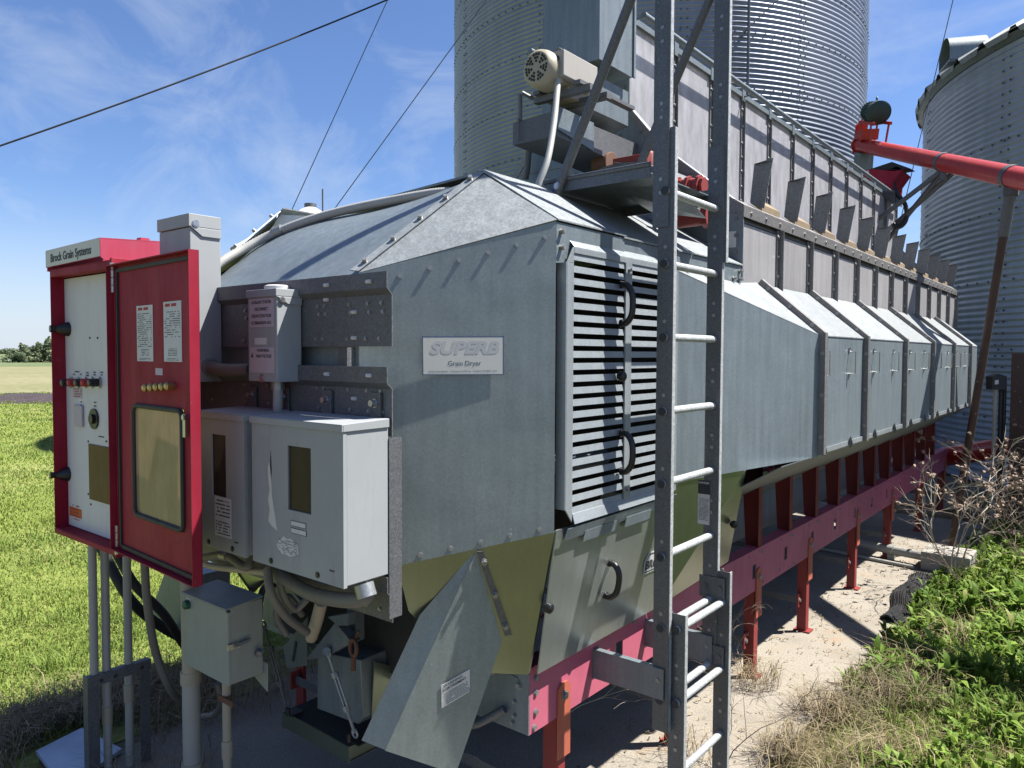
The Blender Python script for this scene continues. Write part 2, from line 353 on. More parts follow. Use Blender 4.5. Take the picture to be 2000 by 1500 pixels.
# ------------------------------------------------------------------ the setting
def struct(name, mb, mat, kind='structure', label=None, cat=None):
    o = mb.build(name, mat); setp(o, label, cat, None, kind); return o
def grid_mb(x0, x1, y0, y1, nx, ny, hf):
    m = MB(); m.smooth = True
    vs = [(x0+(x1-x0)*i/nx, y0+(y1-y0)*j/ny, hf(x0+(x1-x0)*i/nx, y0+(y1-y0)*j/ny)) for j in range(ny+1) for i in range(nx+1)]
    fs = [(j*(nx+1)+i, j*(nx+1)+i+1, (j+1)*(nx+1)+i+1, (j+1)*(nx+1)+i) for j in range(ny) for i in range(nx)]
    return m.add(vs, fs)
m = MB(); m.quad((-1500,-1500,-0.036), (1500,-1500,-0.036), (1500,1500,-0.036), (-1500,1500,-0.036)); struct('ground', m, M['yard'], label='bare tan yard ground reaching to the horizon', cat='ground')
m = MB(); m.quad((-70,-45,-0.030), (-4.2,-45,-0.030), (-4.2,14,-0.030), (-70,30,-0.030)); struct('lawn', m, M['lawn'], label='mown green lawn left of the dryer', cat='lawn')
FW = V(-0.629, 0.777, 0); RT = V(0.777, 0.629, 0); UL = V(-0.951, 0.31, 0); SL = V(0.31, 0.951, 0)
def band(u0, u1, z, l0=-90, l1=60):
    m = MB(); n = 24; vs = []
    for i in range(n+1):
        l = l0+(l1-l0)*i/n; a = UL*(u0+0.8*math.sin(l*0.35)+0.5*math.sin(l*1.3))+SL*l; b = UL*u1+SL*l
        vs += [(a.x, a.y, z), (b.x, b.y, z)]
    return m.add(vs, [(2*i, 2*i+1, 2*i+3, 2*i+2) for i in range(n)])
struct('stubble_field', band(42, 128, -0.022), M['stubble'], label='dry tan stubble field beyond the lawn', cat='field')
struct('crop_field', band(128, 900, -0.014, -500, 400), M['crop'], label='far green crop field below the horizon', cat='field')
m = MB(); c = at(84, 777, Z=0); n = 40
m.add([(c.x, c.y, 0.10)]+[(c.x+6.0*math.cos(a)*(1+.2*math.sin(3*a)), c.y+2.6*math.sin(a)*(1+.2*math.cos(5*a)), -0.03) for a in [2*math.pi*k/n for k in range(n)]], [(0, 1+k, 1+(k+1) % n) for k in range(n)])
struct('dirt_patch', m, M['dirt'], label='dark bare dirt patch at the lawn edge', cat='dirt')
# concrete pad
m = MB(); m.plate([(-4.05,1.75,0), (-3.7,1.30,0), (-2.6,1.0,0), (-1.36,0.6,0), (-1.36,3.7,0), (-1.30,5.0,0), (-1.25,6.0,0), (-1.38,7.6,0), (-1.2,9.2,0), (-0.6,10.2,0), (-0.6,11.3,0), (-4.5,11.9,0), (-4.4,6,0)], (0,0,-0.12))
struct('concrete_pad', m, M['concrete'], label='sunlit concrete pad under the dryer', cat='pavement')
def bank_h(x, y):
    e = -1.38+0.10*noise.noise((y*0.9, 3.3, 0))
    t = max(0, min(1, (x-e)/1.7)); t = t*t*(3-2*t)
    f = 1-max(0, min(1, (y-10)/3))
    return -0.02+(0.34*t+0.05*noise.noise((x*1.6, y*1.6, 0))*min(1, max(0, (x-e)/0.4))+0.02*noise.noise((x*6, y*6, 2))*min(1, max(0, (x-e)/0.2)))*f
struct('bank', grid_mb(-1.75, 9, -4, 13.5, 90, 150, bank_h), M['bank'], label='weedy earth bank beside the concrete pad', cat='ground')

def ribbons(name, mat, pos, dirs, length, width, bend, kind='stuff', label=None, cat=None):
    # n thin leaves: two quads each, rising from pos, leaning along dirs
    n = len(pos); up = np.array([0,0,1.0]); side = np.cross(dirs, up); side /= np.linalg.norm(side, axis=1)[:,None]+1e-9
    L = length[:,None]; W = width[:,None]/2; B = bend[:,None]
    mid = pos+up*L*0.55*np.sqrt(np.maximum(0.02, 1-B*B*0.4))+dirs*L*0.28*B
    tip = pos+up*L*np.sqrt(np.maximum(0.0, 1-B*B))*0.95+dirs*L*B
    v = np.stack([pos-side*W*0.7, pos+side*W*0.7, mid+side*W, mid-side*W, tip+side*W*0.12, tip-side*W*0.12], 1).reshape(-1, 3)
    b = np.arange(n)[:,None]*6
    f = np.concatenate([b+np.array([0,1,2,3]), b+np.array([3,2,4,5])], 1).reshape(-1, 4)
    me = bpy.data.meshes.new(name); me.vertices.add(len(v)); me.vertices.foreach_set('co', v.ravel())
    me.loops.add(f.size); me.loops.foreach_set('vertex_index', f.ravel()); me.polygons.add(len(f))
    me.polygons.foreach_set('loop_start', np.arange(len(f))*4); me.polygons.foreach_set('loop_total', np.full(len(f), 4))
    me.materials.append(mat); me.update(calc_edges=True)
    o = bpy.data.objects.new(name, me); scene.collection.objects.link(o); setp(o, label, cat, None, kind); return o
def rdirs(n):
    a = rng.uniform(0, 2*np.pi, n); return np.stack([np.cos(a), np.sin(a), np.zeros(n)], 1)
def nz2(x, y, s, o=0.0): return np.array([noise.noise((a*s, b*s, o)) for a, b in zip(x, y)])
# lawn grass: many short blades, thicker near
n = 230000
d = 3.4*np.exp(rng.uniform(0, 1, n)*math.log(46/3.4)); a = rng.uniform(math.radians(-46), math.radians(-14), n)
gx = d*(FW.x*np.cos(a)+RT.x*np.sin(a)); gy = d*(FW.y*np.cos(a)+RT.y*np.sin(a))
keep = ~((gx > -4.35-0.2*np.sin(gy*5)) & (gy > 1.2)) & (nz2(gx, gy, 0.7)+rng.normal(0, .25, n) > -0.45)
gx, gy, d = gx[keep], gy[keep], d[keep]; n = len(gx)
tall = np.clip(nz2(gx, gy, 1.3, 4.0)*1.4+0.1, -0.4, 1.2)
ribbons('lawn_grass', M['grass'], np.stack([gx, gy, np.full(n, -0.03)], 1), rdirs(n), (0.034+0.022*tall)*rng.uniform(0.6, 1.4, n)*(1+d/50), 0.0025+0.0008*d*rng.uniform(0.6, 1.2, n), rng.uniform(0.3, 0.95, n), label='short bright green lawn grass left of the dryer', cat='grass')
# bank grass
n = 130000
gx = -1.3+rng.uniform(0, 1, n)**0.8*4.6; gy = 2.2+rng.uniform(0, 1, n)**1.2*9
keep = (nz2(gx, gy, 0.9, 7)+rng.normal(0, .25, n) > -0.15-0.3*(gx > -0.9)); gx, gy = gx[keep], gy[keep]; n = len(gx)
gz = np.array([bank_h(x, y) for x, y in zip(gx, gy)])
ribbons('bank_grass', M['grass'], np.stack([gx, gy, gz], 1), rdirs(n), rng.uniform(0.025, 0.085, n), rng.uniform(0.003, 0.008, n), rng.uniform(0.3, 0.97, n), label='short yellow-green grass over the weedy bank', cat='grass')
# broad leaved weeds: rosettes
pos = []; dr = []; ln = []; wd = []; bd = []
for i in range(5200):
    x = -1.30+random.random()**1.1*4.2; y = 2.3+random.random()*8.2
    q = noise.noise((x*0.9, y*0.6, 11))+(0.26 if y > 4.6 else -0.22)+(0.12 if x > -0.9 else -0.1)
    if q < 0.05+random.gauss(0, 0.1): continue
    s = random.uniform(0.32, 0.95)*(1.1 if y > 5 else 0.8)*(.7 if random.random() < .7 else 1.1); k = random.randint(9, 20); z = bank_h(x, y)
    for j in range(k):
        an = j*2.4+random.random(); h = random.uniform(0, 0.10)*s
        pos.append((x+random.gauss(0, .02), y+random.gauss(0, .02), z+h)); dr.append((math.cos(an), math.sin(an), 0))
        ln.append(random.uniform(0.05, 0.14)*s); wd.append(random.uniform(0.02, 0.05)*s); bd.append(random.uniform(0.35, 0.98))
ribbons('broadleaf_weeds', M['weed'], np.array(pos), np.array(dr), np.array(ln), np.array(wd), np.array(bd), label='lush green broad leaved weeds along the pad edge', cat='weeds')
pos = []; dr = []; ln = []; wd = []; bd = []
for i in range(90):
    x = -1.15+random.random()*2.6; y = 2.8+random.random()*6; z = bank_h(x, y)
    for j in range(random.randint(14, 34)):
        an = random.uniform(0, 6.283); pos.append((x+random.gauss(0, .03), y+random.gauss(0, .03), z)); dr.append((math.cos(an), math.sin(an), 0)); ln.append(random.uniform(.10, .26)); wd.append(random.uniform(.004, .009)); bd.append(random.uniform(.3, .95))
for i in range(60):
    d_ = 3.6+random.random()**2*9; an0 = math.radians(random.uniform(-42, -27)); c_ = (FW*math.cos(an0)+RT*math.sin(an0))*d_
    if c_.x > -4.5: continue
    for j in range(random.randint(20, 50)):
        an = random.uniform(0, 6.283); pos.append((c_.x+random.gauss(0, .06), c_.y+random.gauss(0, .06), -.03)); dr.append((math.cos(an), math.sin(an), 0)); ln.append(random.uniform(.07, .19)); wd.append(random.uniform(.005, .009)); bd.append(random.uniform(.3, .95))
ribbons('grass_tufts', M['grass'], np.array(pos), np.array(dr), np.array(ln), np.array(wd), np.array(bd), label='longer grass tufts standing in the lawn and among the weeds', cat='grass')
# dry straw: along the pad edge and round the conduits
def straw(name, centres, label):
    P = []; D = []; L = []; W = []; B = []
    for (x, y, r, k) in centres:
        for j in range(k):
            a = random.uniform(0, 6.283); q = r*math.sqrt(random.random()); px, py = x+q*math.cos(a), y+q*math.sin(a)
            if (px+4.25)**2+(py-1.60)**2 < .075: continue
            z = max(0.004, bank_h(px, py)) if px > -1.7 else (0.004 if px > -4.0 else -0.028)
            P.append((px, py, z+random.random()**2*0.05)); b = random.uniform(0, 6.283); D.append((math.cos(b), math.sin(b), 0))
            L.append(random.uniform(0.08, 0.30)); W.append(random.uniform(0.002, 0.0045)); B.append(random.uniform(0.75, 0.995))
    return ribbons(name, M['straw'], np.array(P), np.array(D), np.array(L), np.array(W), np.array(B), label=label, cat='dead grass')
cs = [(-1.22+random.uniform(-.06, .45), random.uniform(2.9, 6.2), random.uniform(.08, .2), 55) for i in range(18)]
cs += [(-1.28, 4.5, .15, 330), (-1.12, 4.9, .18, 330), (-1.32, 3.9, .12, 260), (-1.0, 5.0, .22, 150)]
cs += [(random.uniform(-1.2, 1.5), random.uniform(3, 8), .5, 40) for i in range(10)]
straw('bank_straw', cs, 'tangled tan dead grass between pad and weeds')
cs = [(random.uniform(-4.75, -4.35), random.uniform(1.2, 2.5), .3, 230) for i in range(18)]+[(random.uniform(-4.4, -3.85), random.uniform(2.3, 4.5), .25, 160) for i in range(14)]
cs += [(-1.72, 4.62, .14, 160), (-1.68, 3.55, .12, 60), (-3.7, 1.75, .3, 120), (-4.2, 2.2, .3, 300), (-4.1, 1.9, .15, 100)]
straw('lawn_straw', cs, 'matted dead grass round the conduits at the pad corner')
# litter of dead leaves and bits on the pad
P = np.array([(random.uniform(-2.1, -1.32), random.uniform(2.3, 9.5), 0.003) for i in range(1100)]); P[:,0] += rng.normal(0, .16, 1100); P = P[P[:,0] < -1.30]; n = len(P)
ribbons('pad_litter', M['straw'], P, rdirs(n), rng.uniform(0.01, 0.05, n), rng.uniform(0.003, 0.012, n), np.full(n, 0.985), label='scattered dead leaf bits on the concrete', cat='leaf litter')

# ------------------------------------------------------------------ silos
def silo_wall(R, z0, z1, pitch, amp, seg, sub=6):
    m = MB(); m.smooth = True; nzz = int((z1-z0)/pitch*sub); vs = []
    cs = [(math.cos(2*math.pi*k/seg), math.sin(2*math.pi*k/seg)) for k in range(seg)]
    for i in range(nzz+1):
        z = z0+(z1-z0)*i/nzz; r = R+amp*math.sin(2*math.pi*i/sub)
        vs += [(r*c, r*s, z) for c, s in cs]
    return m.add(vs, [(i*seg+k, i*seg+(k+1) % seg, (i+1)*seg+(k+1) % seg, (i+1)*seg+k) for i in range(nzz) for k in range(seg)])
def shift(m, c): m.v = [(x+c[0], y+c[1], z+c[2]) for x, y, z in m.v]; return m
def seam_bolts(R, c, z0, z1, angs, rings, r=0.02):
    m = MB()
    for a in angs:
        for row in (-0.012, 0.012):
            z = z0
            while z < z1:
                q = a+row; d = V(math.cos(q), math.sin(q), 0); m.bolt(V(*c)+d*(R+0.012)+V(0,0,z), d, r, 0.014); z += 0.18
    for z in rings:
        for k in range(150):
            q = 2*math.pi*k/150; d = V(math.cos(q), math.sin(q), 0); m.bolt(V(*c)+d*(R+0.012)+V(0,0,z), d, r, 0.014)
    return m
def dirc(deg, D): a = math.radians(deg); p = (FW*math.cos(a)+RT*math.sin(a))*D; return V(p.x, p.y, 0)
c1 = dirc(10.23, 21.0); R1 = 21.0*math.sin(math.radians(14.63))
s1 = thing('grain_silo', c1, 'tall corrugated steel silo rising behind the dryer out of frame', 'silo')
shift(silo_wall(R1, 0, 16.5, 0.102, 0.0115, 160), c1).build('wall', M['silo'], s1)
a0 = math.atan2(-c1.y, -c1.x)
seam_bolts(R1, c1, 2.0, 16, [a0+x for x in (-1.0, -.45, .12, .62, 1.1)], [2.0, 3.1, 4.2, 5.3, 6.4, 7.5, 8.6, 9.7, 10.8, 11.9, 13], 0.014).build('seam_bolts', M['galv_dark'], s1)['kind'] = 'stuff'
m = MB()                                            # ladder on the silo wall
al = a0+0.315; tg = V(-math.sin(al), math.cos(al), 0); rd = V(math.cos(al), math.sin(al), 0)
for s in (-0.20, 0.20): p = c1+rd*(R1+0.20)+tg*s; m.tube([p+V(0,0,1), p+V(0,0,16.4)], 0.03, 6)
for k in range(50): p = c1+rd*(R1+0.20)+V(0,0,1.2+.3*k); m.tube([p-tg*.2, p+tg*.2], 0.014, 6)
for k in range(11): p = c1+V(0,0,1.6+1.4*k); m.tube([p+rd*R1+tg*.2, p+rd*(R1+.2)+tg*.2], 0.03, 6); m.tube([p+rd*R1-tg*.2, p+rd*(R1+.2)-tg*.2], 0.03, 6)
m.build('silo_ladder', M['galv_dark'], s1)
m = MB(); n = 64; m.smooth = True
m.add([tuple(c1+V(0,0,20))]+[tuple(c1+V((R1+.15)*math.cos(2*math.pi*k/n), (R1+.15)*math.sin(2*math.pi*k/n), 16.5)) for k in range(n)], [(0, 1+k, 1+(k+1) % n) for k in range(n)]); m.build('roof', M['galv_roof'], s1)

c2 = dirc(47.8, 19.0); R2 = 6.333; ZE = 7.02
s2 = thing('grain_bin', c2, 'shorter corrugated steel bin with cone roof at right edge', 'silo')
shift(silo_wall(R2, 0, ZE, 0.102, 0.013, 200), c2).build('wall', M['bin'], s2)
a2 = math.atan2(-c2.y, -c2.x)
seam_bolts(R2, c2, 0.3, ZE-.1, [a2+x for x in (-1.3, -1.05, -.62, -.2, .25)], [1.1, 2.2, 3.3, 4.4, 5.5], 0.014).build('seam_bolts', M['galv_dark'], s2)['kind'] = 'stuff'
m = MB(); n = 60; RO = R2+0.16; ZR = 3.9            # roof: radial sheets with standing ribs
for k in range(n):
    b0, b1 = 2*math.pi*k/n, 2*math.pi*(k+1)/n
    P = lambda b, r, dz=0: c2+V(r*math.cos(b), r*math.sin(b), ZE+0.10+(RO-r)/RO*ZR+dz)
    m.quad(P(b0, RO), P(b1, RO), P(b1, .3), P(b0, .3))
    m.quad(P(b0+.008, RO, .045), P(b0-.008, RO, .045), P(b0-.008, .3, .045), P(b0+.008, .3, .045))
    m.quad(P(b0-.012, RO), P(b0-.008, RO, .045), P(b0-.008, .3, .045), P(b0-.012, .3)); m.quad(P(b0+.008, RO, .045), P(b0+.012, RO), P(b0+.012, .3), P(b0+.008, .3, .045))
    m.quad(P(b0+.012, RO), P(b1-.012, RO), P(b1-.02, RO-.02, -.10), P(b0+.02, RO-.02, -.10))
m.build('roof', M['galv_roof'], s2)
m = MB(); m.smooth = True
for k in range(n*2):
    b0, b1 = math.pi*k/n, math.pi*(k+1)/n
    Q = lambda b, r, z: c2+V(r*math.cos(b), r*math.sin(b), z)
    m.quad(Q(b0, R2+.02, ZE-.02), Q(b1, R2+.02, ZE-.02), Q(b1, RO-.02, ZE+.06), Q(b0, RO-.02, ZE+.06))
m.build('eave_ring', M['galv'], s2)
# roof vent hood
bv = a2-0.98; rv = 5.88; p0 = c2+V(rv*math.cos(bv), rv*math.sin(bv), ZE+0.10+(RO-rv)/RO*ZR)
ro = V(math.cos(bv), math.sin(bv), 0); tv = V(-math.sin(bv), math.cos(bv), 0); uv = V(0,0,1)
vt = MB(); vt.smooth = True; pr = []
for k in range(13):
    q = math.pi*k/12; pr.append((0.32*math.cos(q), 0.06+0.32*math.sin(q)))
pr = [(0.32, -.14)]+pr+[(-.32, -.14)]
rings = [[p0+tv*x+uv*(y+.12)+ro*s for x, y in pr] for s in (-.30, .34)]
vt.add(rings[0]+rings[1], [(i, i+1, len(pr)+i+1, len(pr)+i) for i in range(len(pr)-1)]); vt.smooth = False
vt.add(rings[0], [tuple(range(len(pr)))]); vt.plate([p0+tv*.32+uv*-.01+ro*.34, p0-tv*.32+uv*-.01+ro*.34, p0-tv*.32+uv*-.01-ro*.2, p0+tv*.32+uv*-.01-ro*.2], V(0,0,.03))
vt.build('vent_hood', M['galv'], s2)
c3 = atd(608, 690, 46); c3 = V(c3.x, c3.y, 0)
s3 = thing('white_bin', c3, 'small distant bin with white cone roof behind the dryer', 'silo'); m = MB(); n = 40
zt = at(605, 405, Y=c3.y).z; m.smooth = True
m.add([tuple(c3+V(4.6*math.cos(2*math.pi*k/n), 4.6*math.sin(2*math.pi*k/n), zt-2.75)) for k in range(n)]+[tuple(c3+V(.30*math.cos(2*math.pi*k/n), .30*math.sin(2*math.pi*k/n), zt)) for k in range(n)], [(k, (k+1) % n, n+(k+1) % n, n+k) for k in range(n)])
m.build('roof', M['white_roof'], s3)
shift(silo_wall(4.5, 0, zt-2.7, 0.102, 0.015, 60), c3).build('wall', M['silo'], s3)
m = MB(); m.cyl(c3+V(0,0,zt-.1), c3+V(0,0,zt+.20), .36, 20); m.build('roof_cap', M['galv_dark'], s3)
m = MB(); p = c3+RT*.75; m.cyl(p+V(0,0,zt-.8), p+V(0,0,zt+1.1), .05, 6); m.build('mast', M['galv_dark'], s3)

# ------------------------------------------------------------------ overhead lines
def line_thing(name, pts, r, label, cat, mat='cable', sag=0.0):
    P = [Vector(p) for p in pts]; out = []
    for i in range(len(P)-1):
        for k in range(16):
            t = k/16; q = P[i].lerp(P[i+1], t); q.z -= sag*4*t*(1-t); out.append(q)
    out.append(P[-1]); m = MB(); m.tube(out, r, 6); o = m.build(name, M[mat]); setp(o, label, cat); return o
line_thing('power_cable', [atd(-450, 432, 15), atd(900, -62, 21)], 0.022, 'thick black cable crossing the sky at upper left', 'cable', sag=.25)
line_thing('guy_wire', [atd(548, 458, 17), atd(820, -138, 19)], 0.010, 'thin steel guy wire rising steeply past the far white bin', 'guy wire', 'galv_dark')
line_thing('guy_wire', [atd(630, 440, 14.5), atd(1030, -110, 14.5)], 0.009, 'thin guy wire crossing the left edge of the tall silo', 'guy wire', 'galv_dark')
line_thing('guy_wire', [atd(1735, 530, 10), atd(1890, -120, 9.2)], 0.006, 'thin guy wire hanging before the bin with the cone roof', 'guy wire', 'galv_dark')
line_thing('guy_wire', [atd(1430, 85, 13.5), atd(1560, -40, 13.5)], 0.010, 'short slanting wire crossing the upper face of the tall silo', 'guy wire', 'galv_dark')

# ------------------------------------------------------------------ far trees
def leaf_cloud(name, blobs, n, size, mat, kind, label, cat, parent=None):
    w = np.array([b[3]*b[4] for b in blobs]); w = w/w.sum(); idx = rng.choice(len(blobs), n, p=w); B = np.array(blobs)
    u = rng.normal(size=(n, 3)); u /= np.linalg.norm(u, axis=1)[:,None]; r = rng.uniform(0.45, 1.05, n)**0.6
    c = B[idx,:3]+u*np.stack([B[idx,3], B[idx,3], B[idx,4]], 1)*r[:,None]
    e1 = rng.normal(size=(n, 3)); e1 /= np.linalg.norm(e1, axis=1)[:,None]; e2 = np.cross(e1, u); e2 /= np.linalg.norm(e2, axis=1)[:,None]+1e-9
    s = (size*rng.uniform(.5, 1.3, n))[:,None]
    v = np.stack([c-e1*s, c+e2*s*.6, c+e1*s, c-e2*s*.6], 1).reshape(-1, 3); f = np.arange(n*4).reshape(-1, 4)
    me = bpy.data.meshes.new(name); me.from_pydata(v.tolist(), [], f.tolist()); me.materials.append(mat)
    o = bpy.data.objects.new(name, me); scene.collection.objects.link(o); setp(o, label, cat, None, kind); return o
bl = []
for px in range(14, 330, 5):
    hp = (14+36*min(1, max(0, (px-14)/70))**0.8)*(0.86+0.30*noise.noise((px*.09, 2, 0)))+random.uniform(-4, 6); d = 150+random.uniform(-10, 15)
    p = atd(px, 693, d); h = hp*d/F
    for k in range(4): bl.append((p.x+random.uniform(-1.2, 1.2), p.y+random.uniform(-1.2, 1.2), h*(.18+.22*k+random.uniform(-.04, .04)), (.5+random.random()*.9)*(1.15-.2*k), h*random.uniform(.13, .20)))
leaf_cloud('tree_grove', bl, 36000, 0.26, M['tree'], 'stuff', 'distant bushy green tree grove on the horizon left of the cabinet', 'trees')
bl = []
for px in range(-160, 420, 6):
    d = 620; p = atd(px, 692, d); h = (7+5*noise.noise((px*.02, 0, 0))+random.uniform(0, 3))*d/F; bl.append((p.x, p.y, h*.4, 4.5, h*.6))
leaf_cloud('far_tree_line', bl, 6000, 1.1, M['tree'], 'stuff', 'low hazy line of far trees along the horizon', 'trees')
# ------------------------------------------------------------------ the grain dryer
XC = -2.715
def mx(p): return V(2*XC-p[0], p[1], p[2])
XL, XM, XB, XW, XH = -1.65, -1.30, -1.79, -1.65, -2.385
Y0, YF, YT, YE = 2.295, 1.748, 4.31, 10.15
D = thing('grain_dryer', V(XC, Y0, 0), 'long galvanised grain dryer on red legs filling the middle', 'grain dryer')
both = lambda f: (f(lambda p: V(*p)), f(mx))
# chamfered front corner panels with bolt heads
NCH = V(.775, -.632, 0).normalized()
def end_panel(t):
    m = MB(); n = (t((NCH.x, NCH.y, 0))-t((0,0,0))) if t is not mx else V(-NCH.x, NCH.y, 0)
    P = [t((XL, Y0, 2.594)), t((XL, Y0, 1.424)), t((-2.034, 1.850, 1.324)), t((-2.12, YF, 1.30)), t((-2.12, YF, 2.385))]
    m.plate(P, -n*0.02); m.mat(1)
    for k in range(6):
        q = P[0].lerp(P[4], .06+.148*k)+V(0,0,-.05); m.bolt(q, n, .0075, .007)
        q = P[1].lerp(P[3], .08+.155*k)+V(0,0,.022); m.bolt(q, n, .0075, .004)
    return m.build('end_panel', [M['galv_panel'], M['zinc']], D)
ep, _ = both(end_panel)
def tri_panel(t):
    m = MB(); A, B, Cc = t((-2.009, Y0, 2.82)), t((-2.12, YF, 2.387)), t((XL+.004, Y0, 2.600))
    n = (B-A).cross(Cc-A).normalized(); n = n if n.z > 0 else -n
    m.plate([A, B, Cc], -n*.006)
    inw = V(-.035, -.01, .004) if t is not mx else V(.035, -.01, .004)
    m.plate([A+n*.004, B+n*.004, B+inw+n*.004, A+inw+n*.004], n*.004)
    m.mat(1)
    for k in range(5): m.bolt(A.lerp(B, .08+.21*k)+inw*.5+n*.008, n, .009, .016)
    return m.build('hip_panel', [M['galv_roof'], M['zinc']], D)
both(tri_panel)
# fan housing: bulged sheet from the straight front edge back to the roof ridge
m = MB(); m.smooth = True; NU, NV = 26, 14; vs = []
for j in range(NV+1):
    v = j/NV
    for i in range(NU+1):
        u = i/NU; a = V(-2.12, YF, 2.383).lerp(V(-3.31, YF, 2.383), u); b = V(-2.012, Y0, 2.816).lerp(V(-3.418, Y0, 2.816), u)
        p = a.lerp(b, v); p.z += -.062*v*math.sin(math.pi*u)+.040*math.sin(math.pi*v)*math.sin(math.pi*u)**.6-.06*(max(0, u-.5)/.5)**2*math.sin(math.pi*v)**.5; vs.append(p)
m.add(vs, [(j*(NU+1)+i, j*(NU+1)+i+1, (j+1)*(NU+1)+i+1, (j+1)*(NU+1)+i) for j in range(NV) for i in range(NU)])
m.build('fan_housing', M['galv'], D)
# front wall behind the brackets
m = MB(); m.plate([(-2.12, YF, 2.383), (-3.31, YF, 2.383), (-3.31, YF, 1.25), (-2.12, YF, 1.25)], (0, .02, 0)); m.build('front_wall', M['galv_panel'], D)
# mounting brackets: folded plates across the front with slots and bolts
def bracket(z0, z1, zs):
    m = MB(); xr, xl = -1.897, -3.28; f = .014
    m.plate([(xr, 1.703, z1-.075), (xl, 1.703, z1-.075), (xl, 1.703, z0), (xr, 1.703, z0)], (0, .004, 0))
    m.plate([(xr, 1.703-f*1.6, z1-.055), (xl, 1.703-f*1.6, z1-.055), (xl, 1.703, z1-.0751), (xr, 1.703, z1-.0751)], (0, .004, .001))
    m.plate([(xr, 1.703-f*1.6, z1), (xl, 1.703-f*1.6, z1), (xl, 1.703-f*1.6, z1-.0549), (xr, 1.703-f*1.6, z1-.0549)], (0, .004, 0))
    m.mat(1)
    for x in (-1.95, -2.02, -2.12, -2.26, -2.30, -2.62, -2.78, -3.05):
        for z in zs: m.bolt((x+.01*math.sin(40*z), 1.703, z), (0,-1,0), .006, .006)
    m.mat(2)
    for x, z in ((-1.985, z1-.03), (-2.215, z1-.03), (-2.56, z1-.03), (-2.09, z0+.12), (-2.09, z0+.03), (-2.245, z0+.17)):
        y = 1.703-f*1.6 if z > z1-.05 else 1.703
        m.tube([(x-.012, y-.0015, z), (x+.012, y-.0015, z)], .007, 8)
    return m.build('mounting_bracket', [M['galv_dark'], M['zinc'], M['label']], D)
bracket(2.123, 2.372, (2.15, 2.24, 2.27)); bracket(1.82, 2.054, (1.90, 1.97)); bracket(1.185, 1.345, (1.22,))
m = MB()                                     # vertical stiffeners joining the brackets
m.box((-1.897, 1.690, 1.20), (-1.903, 1.7469, 1.815)); m.box((-2.14, 1.71, 1.36), (-2.19, 1.7469, 2.12)); m.box((-2.55, 1.71, 1.2), (-2.6, 1.7469, 2.12)); m.build('bracket_stiffener', M['galv_dark'], D)
for x in (-1.97, -2.235, -2.50, -2.72):
    m = MB(); m.box((x-.028, 1.690, 1.78), (x+.028, 1.698, 1.965)); m.mat(1).bolt((x, 1.69, 1.93), (0,-1,0), .012, .02); m.build('hanger_tab', [M['galv_dark'], M['steel']], D)
# nameplate
P0 = V(XL, Y0, 2.0); NP = [onpl(*q, P0, NCH)+NCH*.0004 for q in ((824.5, 657.5), (983.5, 657), (983.5, 732), (825.5, 732.5))]
m = MB(); m.plate(NP, NCH*.0006); npo = m.build('nameplate', M['sign'], D)
cN = (NP[0]+NP[2])/2+NCH*.0008; xN = (NP[1]-NP[0]).normalized(); yN = V(0,0,1); wN = (NP[1]-NP[0]).length; hN = (NP[0]-NP[3]).length
mm = MB(); tN = .0028
for a, b in ((NP[0], NP[1]), (NP[1], NP[2]), (NP[2], NP[3]), (NP[3], NP[0])):
    d = (b-a).normalized(); o = d.cross(NCH)*tN; mm.quad(a+NCH*.0008-d*tN*.5, b+NCH*.0008+d*tN*.5, b+o+NCH*.0008+d*tN*.5, a+o+NCH*.0008-d*tN*.5)
mm.build('blue_border', M['blueink'], npo)
text_mb('SUPERB', .062, cN+yN*hN*.20+xN*.002, xN, yN, .0003, bold=.035, shear=.25, sx=1.22).build('lettering', M['emboss'], npo)
text_mb('Grain Dryer', .0245, cN-yN*hN*.20+xN*.004, xN, yN, .0003, bold=.010).build('lettering', M['slate'], npo)
text_mb('Brock Grain Systems   A Division of CTB, Inc.   Frankfort, IN 46041 U.S.A.', .0083, cN-yN*hN*.405, xN, yN, .0003, bold=.012).build('lettering', M['slate'], npo)
# roof of the louvred section: flaps, lap seams, drain slots
SL_ = (2.84-2.594)/(.39)
def roof(t, y0, y1, lift, name='roof_panel'):
    m = MB(); e = lift
    m.plate([t((XL+.006, y0, 2.594+e)), t((XL+.006, y1, 2.594+e)), t((-2.04, y1, 2.84+e)), t((-2.04, y0, 2.84+e))], (0,0,-.006))
    m.mat(1)
    for k in range(1, 4):
        y = y0+(y1-y0)*k/4; q = V(XL-.06, y, 2.594+.06*SL_+e); 
        m.plate([t(q+V(-.0, -.05, .0015)), t(q+V(-.0, .05, .0015)), t(q+V(-.018, .05, .0015+.018*SL_)), t(q+V(-.018, -.05, .0015+.018*SL_))], (0,0,.0012))
    return m.build(name, [M['galv_roof'], M['galv_dark']], D)
both(lambda t: roof(t, Y0+.004, 2.80, .010)); both(lambda t: roof(t, 2.78, 3.44, .001)); both(lambda t: roof(t, 3.45, 4.065, .004))
m = MB(); m.plate([(-2.03, Y0+.01, 2.838), (-2.03, 4.065, 2.838), (2*XC+2.03, 4.065, 2.838), (2*XC+2.03, Y0+.01, 2.765)], (0,0,-.01)); m.build('roof_deck', M['galv'], D)
